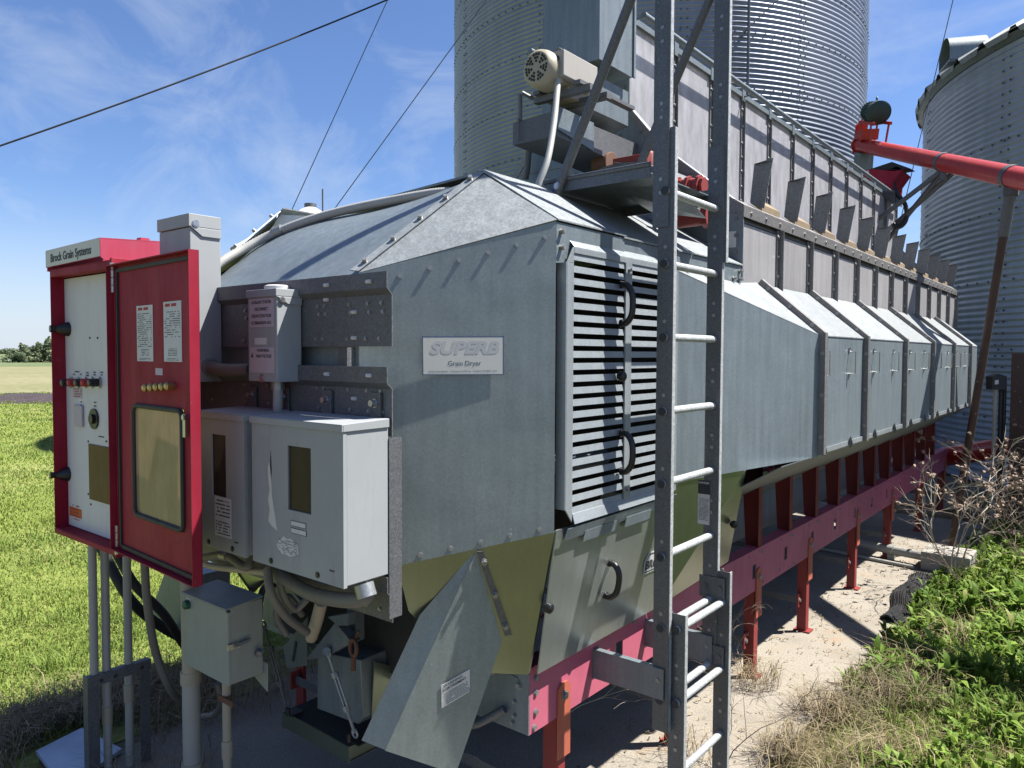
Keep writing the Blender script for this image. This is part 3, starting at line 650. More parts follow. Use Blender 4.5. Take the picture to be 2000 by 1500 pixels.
def fascia(t):
    m = MB(); m.plate([t((XL, Y0+.002, 2.592)), t((XL, 2.79, 2.592)), t((XL, 2.79, 2.50)), t((XL, Y0+.002, 2.44))], t((-.01,0,0))-t((0,0,0)))
    m.plate([t((XL-.004, 2.791, 2.590)), t((XL-.004, 4.062, 2.590)), t((XL-.004, 4.062, 2.49)), t((XL-.004, 2.791, 2.50))], t((-.01,0,0))-t((0,0,0)))
    m.mat(1)
    nx_ = t((1,0,0))-t((0,0,0))
    for y, z in ((Y0+.03, 2.56), (Y0+.03, 2.50), (3.38, 2.515), (3.60, 2.515), (3.95, 2.515), (4.03, 2.515), (4.03, 2.56)): m.bolt(t((XL-.002, y, z)), nx_, .010, .022)
    return m.build('fascia', [M['galv'], M['zinc']], D)
both(fascia)
# louvred door
LY0, LY1, LZ0, LZ1, LX = 2.335, 3.245, 1.455, 2.535, XL+.024
ld = MB(); fr = .026
ld.box((LX-.006, LY0, LZ0+.05), (LX, LY0+.045, LZ1-.09))
ld.plate([(LX, LY0, LZ0+.0499), (LX, LY0+.045, LZ0+.0499), (LX, LY0+.045, LZ0-.005), (LX, LY0+.04, LZ0)], (-.006,0,0)); ld.plate([(LX, LY0, LZ1-.0899), (LX, LY0+.045, LZ1-.0899), (LX, LY0+.045, LZ1-.03), (LX, LY0+.04, LZ1-.03)], (-.006,0,0))
ld.box((LX-.045, LY0-.001, LZ0+.05), (LX-.0001, LY0-.006, LZ1-.09))
ld.box((LX-.006, LY1-.04, LZ0), (LX, LY1, LZ1-.03)); ld.box((LX-.045, LY1, LZ0), (LX-.0001, LY1+.005, LZ1-.03))
ld.plate([(LX, LY0+.046, LZ1-.03), (LX, LY1-.041, LZ1-.03), (LX, LY1-.041, LZ1-.052), (LX, LY0+.046, LZ1-.052)], (-.006,0,0))
ld.plate([(LX, LY0+.05, LZ1-.028), (LX, LY1, LZ1-.028), (XL-.012, LY1, LZ1+.012), (XL-.012, LY0+.05, LZ1+.012)], (-.001,0,-.004))
ld.plate([(LX, LY0+.046, LZ0+.03), (LX, LY1-.041, LZ0+.03), (LX+.012, LY1-.041, LZ0-.01), (LX+.012, LY0+.046, LZ0-.01)], (-.004,0,0))
ldo = ld.build('louver_door', M['slat'], D, bevel=.0015)
m = MB(); N = 21; pz = (LZ1-.055-LZ0-.035)/N
for k in range(N+1):
    zc = LZ0+.040+k*pz*.985; hh = pz*.275
    for ya, yb in ((LY0+.045, LY0+.425), (LY0+.475, LY1-.04)):
        m.plate([(LX-.0015, ya, zc-hh), (LX-.0015, yb, zc-hh), (LX-.006, yb, zc+hh), (LX-.006, ya, zc+hh)], (-.002,0,0))
m.build('louver_slats', M['slat'], ldo)
m = MB(); m.box((LX-.003, LY0+.425, LZ0+.03), (LX+.004, LY0+.475, LZ1-.052)); m.mat(1).bolt((LX+.004, LY0+.45, LZ1-.08), (1,0,0), .008, .01).bolt((LX+.004, LY0+.45, LZ0+.07), (1,0,0), .008, .01); m.build('centre_stile', [M['slat'], M['zinc']], ldo)
def d_handle(o, n, up, L, parent, r=.013):
    o = Vector(o); n = Vector(n).normalized(); up = Vector(up).normalized(); m = MB()
    P = [o+up*L/2, o+up*L/2*.98+n*.028, o+up*L*.30+n*.052, o+n*.058, o-up*L*.30+n*.052, o-up*L/2*.98+n*.028, o-up*L/2]
    m.tube(smooth_path(P, 5), r, 10)
    for s in (1, -1): m.tube([o+up*s*L/2+n*.001, o+up*s*L/2+n*.008], r*1.25, 10)
    return m.build('handle', M['black'], parent)
def knob(o, n, parent, r=.020):
    o = Vector(o); n = Vector(n).normalized(); m = MB(); m.tube([o+n*.001, o+n*.008, o+n*.012, o+n*.030, o+n*.036], [r*.7, r*.7, r*1.05, r, r*.6], 12); return m.build('knob', M['black'], parent)
for pp in ((1212, 594), (1212, 883)): d_handle(at(*pp, X=LX+.005), (1,0,0), (0,0,1), .160, ldo, .0135)
knob(at(1207, 735, X=LX+.005), (1,0,0), ldo)
# inside of the louvred section
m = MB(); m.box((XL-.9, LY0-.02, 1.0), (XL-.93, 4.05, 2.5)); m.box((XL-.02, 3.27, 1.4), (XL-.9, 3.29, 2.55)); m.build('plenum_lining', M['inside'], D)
m = MB(); m.tube([(-1.95, 2.5, 1.62), (-1.95, 3.1, 1.60)], .05, 12); m.tube([(-1.95, 2.52, 1.3), (-1.92, 2.52, 1.72), (-2.1, 2.52, 1.8)], .03, 10); m.build('burner_pipe', M['galv'], D)
# lower access door with handle, knobs and shield badge
A0, A1, A2, A3 = V(XL+.004, 2.305, 1.430), V(XL+.004, 3.255, 1.430), V(XB+.045, 3.33, .852), V(XB+.045, 2.325, .842)
NAD = (A1-A0).cross(A3-A0).normalized(); NAD = NAD if NAD.x > 0 else -NAD
m = MB(); m.plate([A0, A1, A2, A3], -NAD*.006); m.mat(0)
ad = m.build('access_door', M['galv_door'], D)
m = MB(); m.plate([(XL+.030, LY0+.01, 1.432), (XL+.030, 3.25, 1.438), (XL+.012, 3.25, 1.392), (XL+.012, LY0+.01, 1.382)], (-.004,0,0))
for ya, yb in ((2.48, 2.72), (2.80, 3.02)): m.plate([(XL+.0165, ya, 1.40), (XL+.0165, yb, 1.40), (XL+.006, yb, 1.355), (XL+.006, ya, 1.355)], (.003,0,0))
m.build('door_rail', M['galv'], D)
def oad(px, py, e=.002): return onpl(px, py, A0+NAD*e, NAD)
UA = (A0-A3).normalized(); YA = V(0,1,0)
d_handle(oad(1186, 1131), NAD, UA, .150, ad, .0135); knob(oad(1064, 1184, .0), NAD, D); knob(oad(1352, 1079, 0), NAD, D)
bc = oad(1281, 1093, .003); m = MB(); bw, bh = .115, .052
shp = lambda w, h: [bc-YA*w*.92-UA*h, bc+YA*w-UA*h, bc+YA*w*1.04+UA*h*.2, bc+YA*w*.8+UA*h, bc-YA*w*.72+UA*h, bc-YA*w+UA*h*.25]
m.plate(shp(bw, bh), NAD*.001); bd = m.build('badge', M['sign'], ad)
m = MB(); a, b = [p+NAD*.0018 for p in shp(bw*.94, bh*.88)], [p+NAD*.0018 for p in shp(bw*.90, bh*.76)]
for i in range(6): m.quad(a[i], a[(i+1) % 6], b[(i+1) % 6], b[i])
m.build('badge_outline', M['ink'], bd)
text_mb('BROCK', .060, bc-UA*.012+NAD*.001, YA, UA, .0012, bold=.04, sx=1.0).build('lettering', M['ink'], bd)
# front lower facets and the open cover flap
def facet(t):
    m = MB(); nn = V(.763, -.61, -.216)
    Q = [t((XL, Y0, 1.424)), t((-2.034, 1.85, 1.324)), t((-2.06, 1.93, 1.13)), t((-1.97, 2.14, .85)), t((XB, 2.32, .83))]
    m.plate(Q, (0, .012, .004)); m.mat(1)
    h1, h2 = t((-1.842, 2.069, 1.367)), t((-1.826, 2.216, 1.01)); n2 = t(nn)-t((0,0,0)); off = h2-h1
    m.plate([h1+n2*.002, h2+n2*.002, h2+n2*.002+t((.02,.02,.002))-t((0,0,0)), h1+n2*.002+t((.014,.018,0))-t((0,0,0))], n2*.003)
    m.mat(2)
    for k in range(3): m.bolt(h1+off*(.12+.38*k)+n2*.006+(t((.010,.010,0))-t((0,0,0))), n2, .010, .014)
    return m.build('lower_facet', [M['galv_shiny'], M['galv_dark'], M['zinc']], D)
both(facet)
h1, h2 = V(-1.845, 2.071, 1.368), V(-1.829, 2.218, 1.01); NFL = V(.904, -.408, -.126)
fl = lambda px, py: onpl(px, py, h1, NFL)
Q = [h1, fl(985, 1240), fl(890, 1512), fl(752, 1466)]; sw = V(-.075, -.055, -.004)
m = MB(); m.plate(Q, -NFL*.003)
P2 = [fl(928, 1078)+V(-.004,0,0), fl(753, 1465), atd(706, 1446, (RW.transposed() @ (fl(753, 1465)-CAM)).z*-1+.03), atd(820, 1201, (RW.transposed() @ (fl(862, 1205)-CAM)).z*-1+.03)]
m.plate([P2[0], P2[1], P2[2]], V(.002,.003,0)); m.plate([P2[0], P2[2], P2[3]], V(.002,.003,0))
flo = m.build('cover_flap', M['galv_panel'], D, label='folded sheet cover hanging open at the lower front corner')
L = [fl(*q)+NFL*.002 for q in ((861, 1338), (917, 1306), (917, 1350), (862, 1383))]
m = MB(); m.plate(L, NFL*.001); lb = m.build('warning_label', M['sign'], flo)
xl = (L[1]-L[0]).normalized(); yl = NFL.cross(xl); cl = (L[0]+L[2])/2+NFL*.0012
wl = (L[1]-L[0]).length; hl = (L[0]-L[3]).length
text_mb('WARNING', .017, cl+yl*hl*.36, xl, yl, .0008, bold=.01).build('lettering', M['slate'], lb)
text_mb('AVERTISSEMENT', .014, cl+yl*hl*.20, xl, yl, .0008, bold=.02).build('lettering', M['ink'], lb)
lines_mb(MB(), cl-yl*hl*.18, xl, yl, wl*.84, hl*.5, 7, .9, .0008).build('small_print', M['slate'], lb)
# transition beyond the louvred door: flared side, roof slope and lower cover
def transition(t):
    m = MB(); T1, T2, B1, B2 = t((XL, 3.26, 2.50)), t((XM, YT, 2.209)), t((XL, 3.26, 1.487)), t((XM, YT, 1.53))
    nx_ = t((-.006, .002, 0))-t((0,0,0)); m.plate([T1, T2, B2, B1], nx_)
    return m.build('flared_side', M['galv'], D)
both(transition)
def troof(t):
    m = MB(); m.plate([t((XL, 3.26, 2.502)), t((XM, YT, 2.212)), t((XW-.01, YT, 2.52)), t((XL-.01, 4.06, 2.50))], (0,0,-.006)); return m.build('flared_roof', M['galv_roof'], D)
both(troof)
def tlow(t):
    m = MB(); m.plate([t((XL-.002, 3.265, 1.484)), t((-1.488, 3.76, 1.505)), t((XB+.03, 4.20, .885)), t((XB+.04, 3.335, .85))], (0,0,.006)); m.mat(1)
    return m.build('lower_cover', M['galv_shiny'], D)
both(tlow); knob(at(1428, 1022, X=-1.62), (1,-.3,-.2), D)
# heat modules
SEAM = [YT, 5.22, 6.37, 7.46, 8.51, 9.56, YE]
def module(t, y0, y1):
    m = MB(); nx_ = t((-.006,0,0))-t((0,0,0))
    m.plate([t((XM, y0, 2.209)), t((XM, y1, 2.209)), t((XM, y1, 1.552)), t((XM, y0, 1.552))], nx_); 
    sp = m.build('side_panel', M['galv'], D)
    m = MB(); m.plate([t((XM+.012, y0, 1.551)), t((XM+.012, y1, 1.551)), t((XM-.02, y1, 1.528)), t((XM-.02, y0, 1.528))], (0,0,-.005)); m.plate([t((XM+.012, y0, 1.575)), t((XM+.012, y1, 1.575)), t((XM+.012, y1, 1.5515)), t((XM+.012, y0, 1.5515))], nx_); m.build('drip_edge', M['galv_roof'], sp)
    m = MB(); m.plate([t((XM+.004, y0, 2.2105)), t((XM+.004, y1, 2.2105)), t((XW-.005, y1, 2.513)), t((XW-.005, y0, 2.513))], (0,0,-.006)); m.build('roof_panel', M['galv_roof'], D)
    return sp
def lip(t, y):
    m = MB(); a, b, c, e = V(XM, y, 1.545), V(XM, y, 2.209), V(XW-.005, y, 2.513), .034
    n2 = V(.65, 0, .76); o = [V(e,0,0), V(e*.9,0,e*.42), n2*e]
    P = [a, a+o[0], b+o[1], c+o[2], c, b]
    m.plate([t(p) for p in (P[0], P[1], P[2], P[5])], (0, .045, 0)); m.plate([t(p) for p in (P[5], P[2], P[3], P[4])], (0, .045, 0)); m.mat(1)
    for s in (.15, .5, .85): m.bolt(t(a.lerp(b, s)+V(e*.5, 0, 0)), (0,-1,0), .009, .008); m.bolt(t(b.lerp(c, s)+n2*e*.5), (0,-1,0), .009, .008)
    return m.build('seam_flange', [M['batten'], M['zinc']], D)
HY = [4.372, 4.89, 5.48, 6.04, 6.60, 7.15, 7.71, 8.25, 8.77, 9.29]
for i in range(6):
    for t in ((lambda p: V(*p)), mx):
        sp = module(t, SEAM[i]+.001, SEAM[i+1]-.001); lip(t, SEAM[i])
        if t is mx: continue
        for y in HY:
            if SEAM[i] < y < SEAM[i+1]:
                m = MB(); x0, x1, za, zb = XM, XM+.040, 1.988, 2.122; q = .0042
                m.tube([(x0, y, zb), (x1, y, zb), (x1, y, za), (x0, y, za)], q, 6)
                for z in (za-.012, zb+.012): m.box((x0+.001, y-.012, z-.012), (x0+.008, y+.012, z+.012))
                m.build('wire_handle', M['steel'], sp)
                m = MB(); m.box((XM+.013, y-.012, 1.55), (XM+.022, y+.012, 1.59)); m.tube([(XM+.018, y, 1.535), (XM+.03, y, 1.555), (XM+.02, y, 1.60)], .006, 6); m.build('latch', M['galv_dark'], sp)
m = MB(); m.plate([(XM, YE, 1.55), (XM, YE, 2.209), (XW, YE, 2.51), (2*XC-XW, YE, 2.51), (2*XC-XM, YE, 2.209), (2*XC-XM, YE, 1.55)], (0, .006, 0)); m.build('rear_wall', M['galv'], D)
m = MB(); m.plate([(XM-.03, YE+.008, 1.60), (XM-.03, YE+.012, 2.16), (XM-.30, YE+.6, 2.16), (XM-.30, YE+.6, 1.60)], (-.01,0,0)); m.build('rear_hood', M['galv_dark'], D)
# lower sloping sheets seen between the gussets
def slope(t):
    m = MB(); m.plate([t((XM-.02, 3.8, 1.53)), t((XM-.02, YE, 1.53)), t((-2.15, YE, 1.03)), t((-2.15, 3.8, 1.03))], (0,0,.006)); m.plate([t((-2.15, 3.0, 1.03)), t((-2.15, YE, 1.03)), t((-2.15, YE, .74)), t((-2.15, 3.0, .74))], (.006,0,0)); return m.build('lower_slope', M['galv'], D)
both(slope)
# beams with real slots, legs, gussets
def beam(t):
    m = MB(); z0, z1, x, ye = .580, .850, XB, 11.55; th = t((-.006,0,0))-t((0,0,0)); ya = 2.33
    zc0, zc1 = .665, .755; slots = [3.02]+[4.69+.585*k for k in range(11)]
    m.plate([t((x, ya, z1)), t((x, ye, z1)), t((x, ye, zc1)), t((x, ya, zc1))], th); m.plate([t((x, ya, zc0)), t((x, ye, zc0)), t((x, ye, z0)), t((x, ya, z0))], th)
    y = ya
    for s in slots+[ye+.03]:
        m.plate([t((x, y, zc1-.0001)), t((x, s-.03, zc1-.0001)), t((x, s-.03, zc0+.0001)), t((x, y, zc0+.0001))], th); y = s+.03
    m.plate([t((x-.006, ya, z1)), t((x-.006, ye, z1)), t((x-.085, ye, z1)), t((x-.085, ya, z1))], (0,0,-.006)); m.plate([t((x-.006, ya, z0)), t((x-.006, ye, z0)), t((x-.085, ye, z0)), t((x-.085, ya, z0))], (0,0,.006))
    m.mat(1); nx_ = -th/.006
    for s in slots:
        for dy, z, r in ((-.09, .82, .006), (.09, .82, .006), (.14, .81, .009), (-.12, .62, .006), (.16, .605, .009), (.05, .60, .006)): m.bolt(t((x, s+dy, z)), nx_, r, .005)
    for dy, z in ((.04, .80), (.04, .74), (.04, .66), (.03, .60)): m.bolt(t((x, ya+dy, z)), nx_, .011, .008)
    return m.build('base_beam', [M['beam'], M['zinc']], D)
both(beam)
def leg(t, y):
    m = MB(); x = XB-.006; w = .07
    m.box(t((x-.008, y-.035, 0.012)), t((x-.070, y-.029, .60))); m.box(t((x-.002, y-.035, .012)), t((x-.008, y+.03, .58)))
    m.box(t((x+.03, y-.05, 0.001)), t((x-.09, y+.05, .012)))
    lg = m.build('leg', M['leg'], D)
    m = MB(); m.plate([t((x+.0075, y-.044, .40)), t((x+.0075, y+.044, .40)), t((x+.0075, y+.044, .70)), t((x+.0075, y+.02, .72)), t((x+.0075, y-.02, .72)), t((x+.0075, y-.044, .70))], t((.008,0,0))-t((0,0,0)))
    m.mat(1); m.bolt(t((x+.0155, y, .665)), t((1,0,0))-t((0,0,0)), .016, .012)
    m.build('leg_bracket', [M['leg_orange'], M['zinc']], lg)
    m = MB(); m.box(t((x-.04, y-.10, .20)), t((x-.05, y-.036, .30))); m.mat(1); m.bolt(t((x-.04, y-.07, .25)), t((1,0,0))-t((0,0,0)), .014, .01); m.build('brace_tab', [M['leg'], M['zinc']], lg)
for y in (2.56, 3.66, 4.755, 5.80, 7.14, 8.45, 10.0, 11.4):
    both(lambda t: leg(t, y))
    m = MB(); m.box((XB-.06, y-.075, .225), (2*XC-XB+.06, y-.07, .275)); m.build('cross_brace', M['galv_dark'], D)
def gusset(t, y):
    m = MB(); x = XB-.012; zt = 1.60
    m.plate([t((x, y+.02, .850)), t((x, y+.02, zt)), t((x-.135, y+.02, zt)), t((x-.088, y+.02, .850))], (0, .006, 0)); m.box(t((x+.0065, y-.005, .850)), t((x+.0005, y+.055, zt)))
    return m.build('gusset', M['gusset'], D)
for k in range(12): both(lambda t: gusset(t, 4.18+.588*k))
# front cross member
m = MB(); m.box((XB-.0005, 2.331, .58), (2*XC-XB+.0005, 2.324, .828)); m.mat(1)
for x, z in ((-1.84, .77), (-1.86, .70), (-1.86, .64), (-1.87, .61), (-1.98, .79)): m.bolt((x, 2.324, z), (0,-1,0), .013 if z > .75 else .008, .012)
m.mat(2); m.plate([(-1.84, 2.3235, .80), (-2.0, 2.3235, .82), (-2.0, 2.3235, .80), (-1.84, 2.3235, .78)], (0,-.003,0)); m.build('front_cross_member', [M['galv'], M['zinc'], M['galv']], D)
# grain column above the modules
YC = 4.07
prof = [(XW, 2.53), (XW, 2.915), (-2.10, 3.285), (-2.20, 3.39), (XH, 3.61), (XH, 4.33)]
P = [V(x, YC, z) for x, z in prof]; P = P+[mx(p) for p in reversed(P)]
m = MB(); m.plate(P, (0, .008, 0)); m.mat(1)
for zz in (3.318, 3.62):
    hw = 2*.325+.02 if zz > 3.6 else 1.28
    m.box((XC-hw/2, YC-.0045, zz), (XC+hw/2, YC-.0001, zz+.008))
m.box((-2.52, YC-.003, 3.33), (-2.513, YC-.0001, 4.3)); m.box((-2.36, YC-.003, 2.8), (-2.353, YC-.0001, 3.315))
m.mat(2)
for k in range(9): m.bolt((XH-.035, YC, 3.66+.078*k), (0,-1,0), .010, .008)
for a, b, nn in (((-2.25, 3.40), (-1.70, 2.90), 9), ((-1.69, 2.86), (-1.69, 2.58), 4), ((-2.15, 3.26), (-3.2, 3.26), 6), ((-2.3, 3.45), (-2.6, 3.45), 3)):
    for k in range(nn):
        f = k/(nn-1); m.bolt((a[0]+(b[0]-a[0])*f, YC, a[1]+(b[1]-a[1])*f), (0,-1,0), .010, .008)
cw = m.build('end_wall', [M['galv'], M['batten'], M['batten']], D)
def edge_angle(t):
    m = MB(); pts = [(XH+.002, 3.612), (-2.20, 3.392), (-2.10, 3.287), (XW+.002, 2.918)]; dz = .055
    for (xa, za), (xb_, zb_) in zip(pts[:-1], pts[1:]):
        m.plate([t((xa, YC-.0005, za)), t((xb_, YC-.0005, zb_)), t((xb_, YC-.0005, zb_-dz)), t((xa, YC-.0005, za-dz))], (0,-.004,0)); m.mat(1).plate([t((xa, YC-.0006, za+.0005)), t((xb_, YC-.0006, zb_+.0005)), t((xb_, YC+.045, zb_+.0005)), t((xa, YC+.045, za+.0005))], (0,0,.004)); m.mat(0)  # bright upper leaf paints the edge as sunlit
    return m.build('edge_angle', [M['batten'], M['galv_rung_lit_edge']], cw)
both(edge_angle)
m = MB(); m.box((-1.74, YC-.0015, 2.70), (-1.69, YC-.0003, 2.79)); m.build('old_label', M['label'], cw)
NPNL = 12; pw = .577
def column_side(t, k):
    y0 = YC+.01+pw*k; y1 = y0+pw; nx_ = t((-.006,0,0))-t((0,0,0))
    m = MB(); m.plate([t((XW-.015, y0, 2.84)), t((XW-.015, y1, 2.84)), t((XW-.015, y1, 2.45)), t((XW-.015, y0, 2.45))], nx_)
    m.plate([t((XW-.015, y0, 2.8401)), t((XW-.015, y1, 2.8401)), t((XW-.075, y1, 2.915)), t((XW-.075, y0, 2.915))], (0,0,-.006)); m.build('column_panel', M['column'], D)
def batten(t, k):
    y = YC+.01+pw*k; m = MB(); m.box(t((XW-.0149, y-.035, 2.46)), t((XW-.006, y+.035, 2.86))); m.box(t((XW-.0059, y-.005, 2.46)), t((XW+.022, y+.002, 2.86)))
    m.mat(1)
    for z in (2.58, 2.70, 2.82): m.bolt(t((XW-.006, y-.02, z)), t((1,0,0))-t((0,0,0)), .010, .008)
    return m.build('batten', [M['batten'], M['zinc']], D)
for k in range(NPNL):
    both(lambda t: column_side(t, k))
    if k: both(lambda t: batten(t, k))
YEC = YC+.01+pw*NPNL
batten(lambda p: V(*p), NPNL)
def sloped(t):
    m = MB(); m.plate([t((XW-.02, YC+.01, 2.93)), t((XW-.02, YEC, 2.93)), t((XH-.004, YEC, 3.02)), t((XH-.004, YC+.01, 3.02))], (0,0,-.006)); return m.build('column_deck', M['galv_dark'], D)
both(sloped)
def srail(t):
    m = MB(); nx_ = t((1,0,0))-t((0,0,0)); m.box(t((XW+.006, YC-.01, 2.865)), t((XW-.002, YEC, 2.925))); m.plate([t((XW+.006, YC-.01, 2.9255)), t((XW+.006, YEC, 2.9255)), t((XW-.06, YEC, 2.97)), t((XW-.06, YC-.01, 2.97))], (0,0,.004)); m.mat(1)
    for k in range(30): m.bolt(t((XW+.006, YC+.1+.23*k, 2.895)), nx_, .010, .008)
    return m.build('column_rail', [M['batten'], M['zinc']], D)
both(srail)
m = MB(); m.plate([p+V(0, YEC-YC, 0) for p in P], (0, .008, 0)); m.build('end_wall', M['galv'], D)
# vanes and wedge blocks on the slope
def vane(t, k):
    y = YC+.873+pw*k; m = MB(); b0, b1, tt0, tt1 = (XW-.083, 3.000), (XW+.010, 2.950), (XW-.062, 3.222), (XW+.059, 3.234)
    m.plate([t((b0[0], y+.005, b0[1])), t((b1[0], y-.02, b1[1])), t((tt1[0], y-.02, tt1[1])), t((tt0[0], y+.005, tt0[1]))], (0, .005, 0))
    m.plate([t((b0[0], y+.011, b0[1])), t((b0[0]-.01, y+.05, b0[1]+.01)), t((tt0[0]-.005, y+.05, tt0[1]-.01)), t((tt0[0], y+.011, tt0[1]))], (0, .005, 0))
    m.box(t((tt0[0]+.01, y-.020, tt0[1]-.004)), t((tt1[0]-.01, y+.002, tt1[1]-.016)))
    return m.build('vane', M['vane'], D)
def wedge(t, k):
    y = YC+.873+pw*k; m = MB(); m.plate([t((XW-.02, y+.03, 2.945)), t((XW-.02, y+.33, 2.945)), t((XW-.02, y+.33, 2.985)), t((XW-.02, y+.03, 2.985))], t((-.07,0,.055))-t((0,0,0))); return m.build('wedge_board', M['wood'], D)
for k in range(-1, 11):
    vane(lambda p: V(*p), k)
    if k < 10: wedge(lambda p: V(*p), k)
for k in range(0, 11, 2): vane(mx, k)
# wet hopper: milky panels between battens, cap rail, auger tube and grain inside
def hop_panel(t, k):
    y0 = YC+.012+pw*k; y1 = y0+pw-.004; zb = 3.20
    m = MB(); m.plate([t((XH, y0, zb)), t((XH, y1, zb)), t((XH, y1, 4.115)), t((XH, y0, 4.115))], t((-.004,0,0))-t((0,0,0))); m.build('hopper_panel', M['poly'], D)
def hop_batten(t, k):
    y = YC+.01+pw*k; m = MB(); m.box(t((XH+.0005, y-.022, 3.20)), t((XH+.010, y+.022, 4.11))); m.box(t((XH+.011, y+.010, 3.20)), t((XH+.028, y+.014, 4.11))); m.mat(1)
    for z in (3.32, 3.43, 3.55, 3.66, 3.77, 3.9, 4.03): m.bolt(t((XH+.010, y-.006, z)), t((1,0,0))-t((0,0,0)), .009, .007)
    return m.build('hopper_batten', [M['batten'], M['zinc']], D)
for k in range(NPNL):
    both(lambda t: hop_panel(t, k))
    if k: both(lambda t: hop_batten(t, k))
hop_batten(lambda p: V(*p), NPNL)
def cap(t):
    m = MB(); m.box(t((XH+.02, YC-.005, 4.118)), t((XH-.05, YEC, 4.155))); m.tube([t((XH+.100, YC-.01, 4.135)), t((XH+.100, YEC, 4.135))], .019, 10)
    for k in range(0, NPNL+1, 3): m.box(t((XH+.0201, YC+pw*k, 4.125)), t((XH+.10, YC+pw*k+.012, 4.132)))
    for k in range(1, NPNL): m.box(t((XH+.024, YC+pw*k-.03, 4.09)), t((XH-.02, YC+pw*k+.03, 4.19)))
    return m.build('hopper_cap_rail', M['galv'], D)
both(cap)
m = MB(); m.tube([(XH-.12, YC+.02, 3.93), (XH-.12, YEC-.02, 3.93)], .05, 12); m.build('auger_tube', M['galv_dark'], D)
m = MB(); m.box((XH-.02, YC+.02, 3.05), (2*XC-XH+.02, YEC-.02, 3.78)); m.build('grain', M['straw'], D)
# ------------------------------------------------------------------ electrical boxes on the brackets
def screw(m, p, n, r=.005): return m.bolt(p, n, r, .004)
# big grey starter box
x0, x1, y0, y1, z0, z1 = -2.412, -1.901, 1.500, 1.690, 1.350, 1.880
B = thing('starter_box', V((x0+x1)/2, y1, z0), 'large grey starter box with torn sticker and tall brown window', 'electrical box', 'grey starter boxes')
def starter(B, x0, x1, torn):
    m = MB(); m.box((x0, y0+.014, z0+.004), (x1, y1, z1-.022)); m.build('body', M['gray'], B, .003)
    m = MB(); wx0, wx1, wz0, wz1 = (x0+.215, x0+.345, 1.565, 1.785) if torn else (x0+.10, x0+.20, 1.555, 1.79)
    a, b = y0, y0+.0138
    m.box((x0-.002, a, z0), (wx0, b, z1-.03)); m.box((wx1, a, z0), (x1+.002, b, z1-.03)); m.box((wx0, a, z0), (wx1, b, wz0)); m.box((wx0, a, wz1), (wx1, b, z1-.03))
    dr = m.build('door', M['gray'], B)
    m = MB(); m.box((wx0+.0005, a+.006, wz0+.0005), (wx1-.0005, a+.010, wz1-.0005)); m.build('window', M['dark_glass'], dr)
    m = MB(); m.plate([(x0-.006, a-.008, z1-.030), (x1+.006, a-.008, z1-.030), (x1+.006, a-.008, z1-.006), (x0-.006, a-.008, z1-.006)], (0, .006, 0))
    m.plate([(x0-.006, a-.008, z1-.0055), (x1+.006, a-.008, z1-.0055), (x1+.006, y1, z1+.002), (x0-.006, y1, z1+.002)], (0,0,-.005)); m.plate([(x1+.006, a-.002, z1-.006), (x1+.006, y1, z1+.001), (x1+.006, y1, z1-.028), (x1+.006, a-.002, z1-.030)], (-.005,0,0)); m.build('rain_lid', M['gray'], B, .002)
    m = MB()
    for q in (.22, .74): screw(m, (x0+(x1-x0)*q, a, z0+.02), (0,-1,0), .008)
    m.box((x1-.07, a-.001, z0+.045), (x1-.045, a-.0002, z0+.05)); m.build('door_screw', M['black'], B)
    return dr
dr = starter(B, x0, x1, True)
m = MB(); pts = [(.098, .345), (.108, .372), (.118, .30), (.122, .25), (.137, .19), (.152, .132), (.118, .145), (.098, .160), (.108, .20), (.098, .235), (.108, .27), (.101, .31)]
pp = [V(x0+a, y0-.0003, z0+b) for a, b in pts]; m.plate(pp, (0,-.0008,0)); m.build('torn_sticker', M['sign'], dr)
m = MB(); m.plate([V(x0+a, y0-.0003, z0+b) for a, b in ((.107, .34), (.116, .41), (.121, .34), (.116, .31))], (0,-.0006,0)); m.build('sticker_residue', M['ink'], dr)
for zq, w in ((.172, .086), (.147, .088)):
    m = MB(); m.box((x0+.232, y0-.0003, z0+zq-.0095), (x0+.232+w, y0-.0012, z0+zq+.0095)); o = m.build('name_strip', M['ink'], dr)
    m = MB(); m.box((x0+.2345, y0-.0012, z0+zq-.0075), (x0+.2295+w, y0-.0018, z0+zq+.0075)); m.build('strip_face', M['label'], o)
m = MB(); r = random.Random(3); P = []
for k in range(26):
    a = 2*math.pi*k/26; P.append(V(x0+.215+(.060+r.uniform(-.008, .008))*math.cos(a)*(1 if abs(math.cos(a)) > .5 else 1.1), y0-.0003, z0+.085+(.032+r.uniform(-.006, .006))*math.sin(a)))
m.plate(P, (0,-.0008,0)); o = m.build('peeled_sticker', M['label'], dr)
lines_mb(MB(), V(x0+.215, y0-.0012, z0+.085), (1,0,0), (0,0,1), .105, .048, 9, .75, .0006, 5).build('worn_print', M['ink'], o)
# second starter box behind the red door
x0b, x1b = -2.790, -2.466
B2 = thing('starter_box', V((x0b+x1b)/2, y1, z0), 'grey starter box half hidden behind the open red door', 'electrical box', 'grey starter boxes')
dr2 = starter(B2, x0b, x1b, False)
m = MB(); m.box((x0b+.12, y0-.0003, 1.405), (x0b+.235, y0-.0012, 1.555)); o = m.build('warning_label', M['label'], dr2)
lm = lines_mb(MB(), V(x0b+.1775, y0-.0012, 1.513), (1,0,0), (0,0,1), .10, .07, 5, .8, .0006, 8); lines_mb(lm, V(x0b+.1775, y0-.0012, 1.438), (1,0,0), (0,0,1), .10, .055, 5, .8, .0006, 9); lm.build('small_print', M['ink'], o)['kind'] = 'stuff'
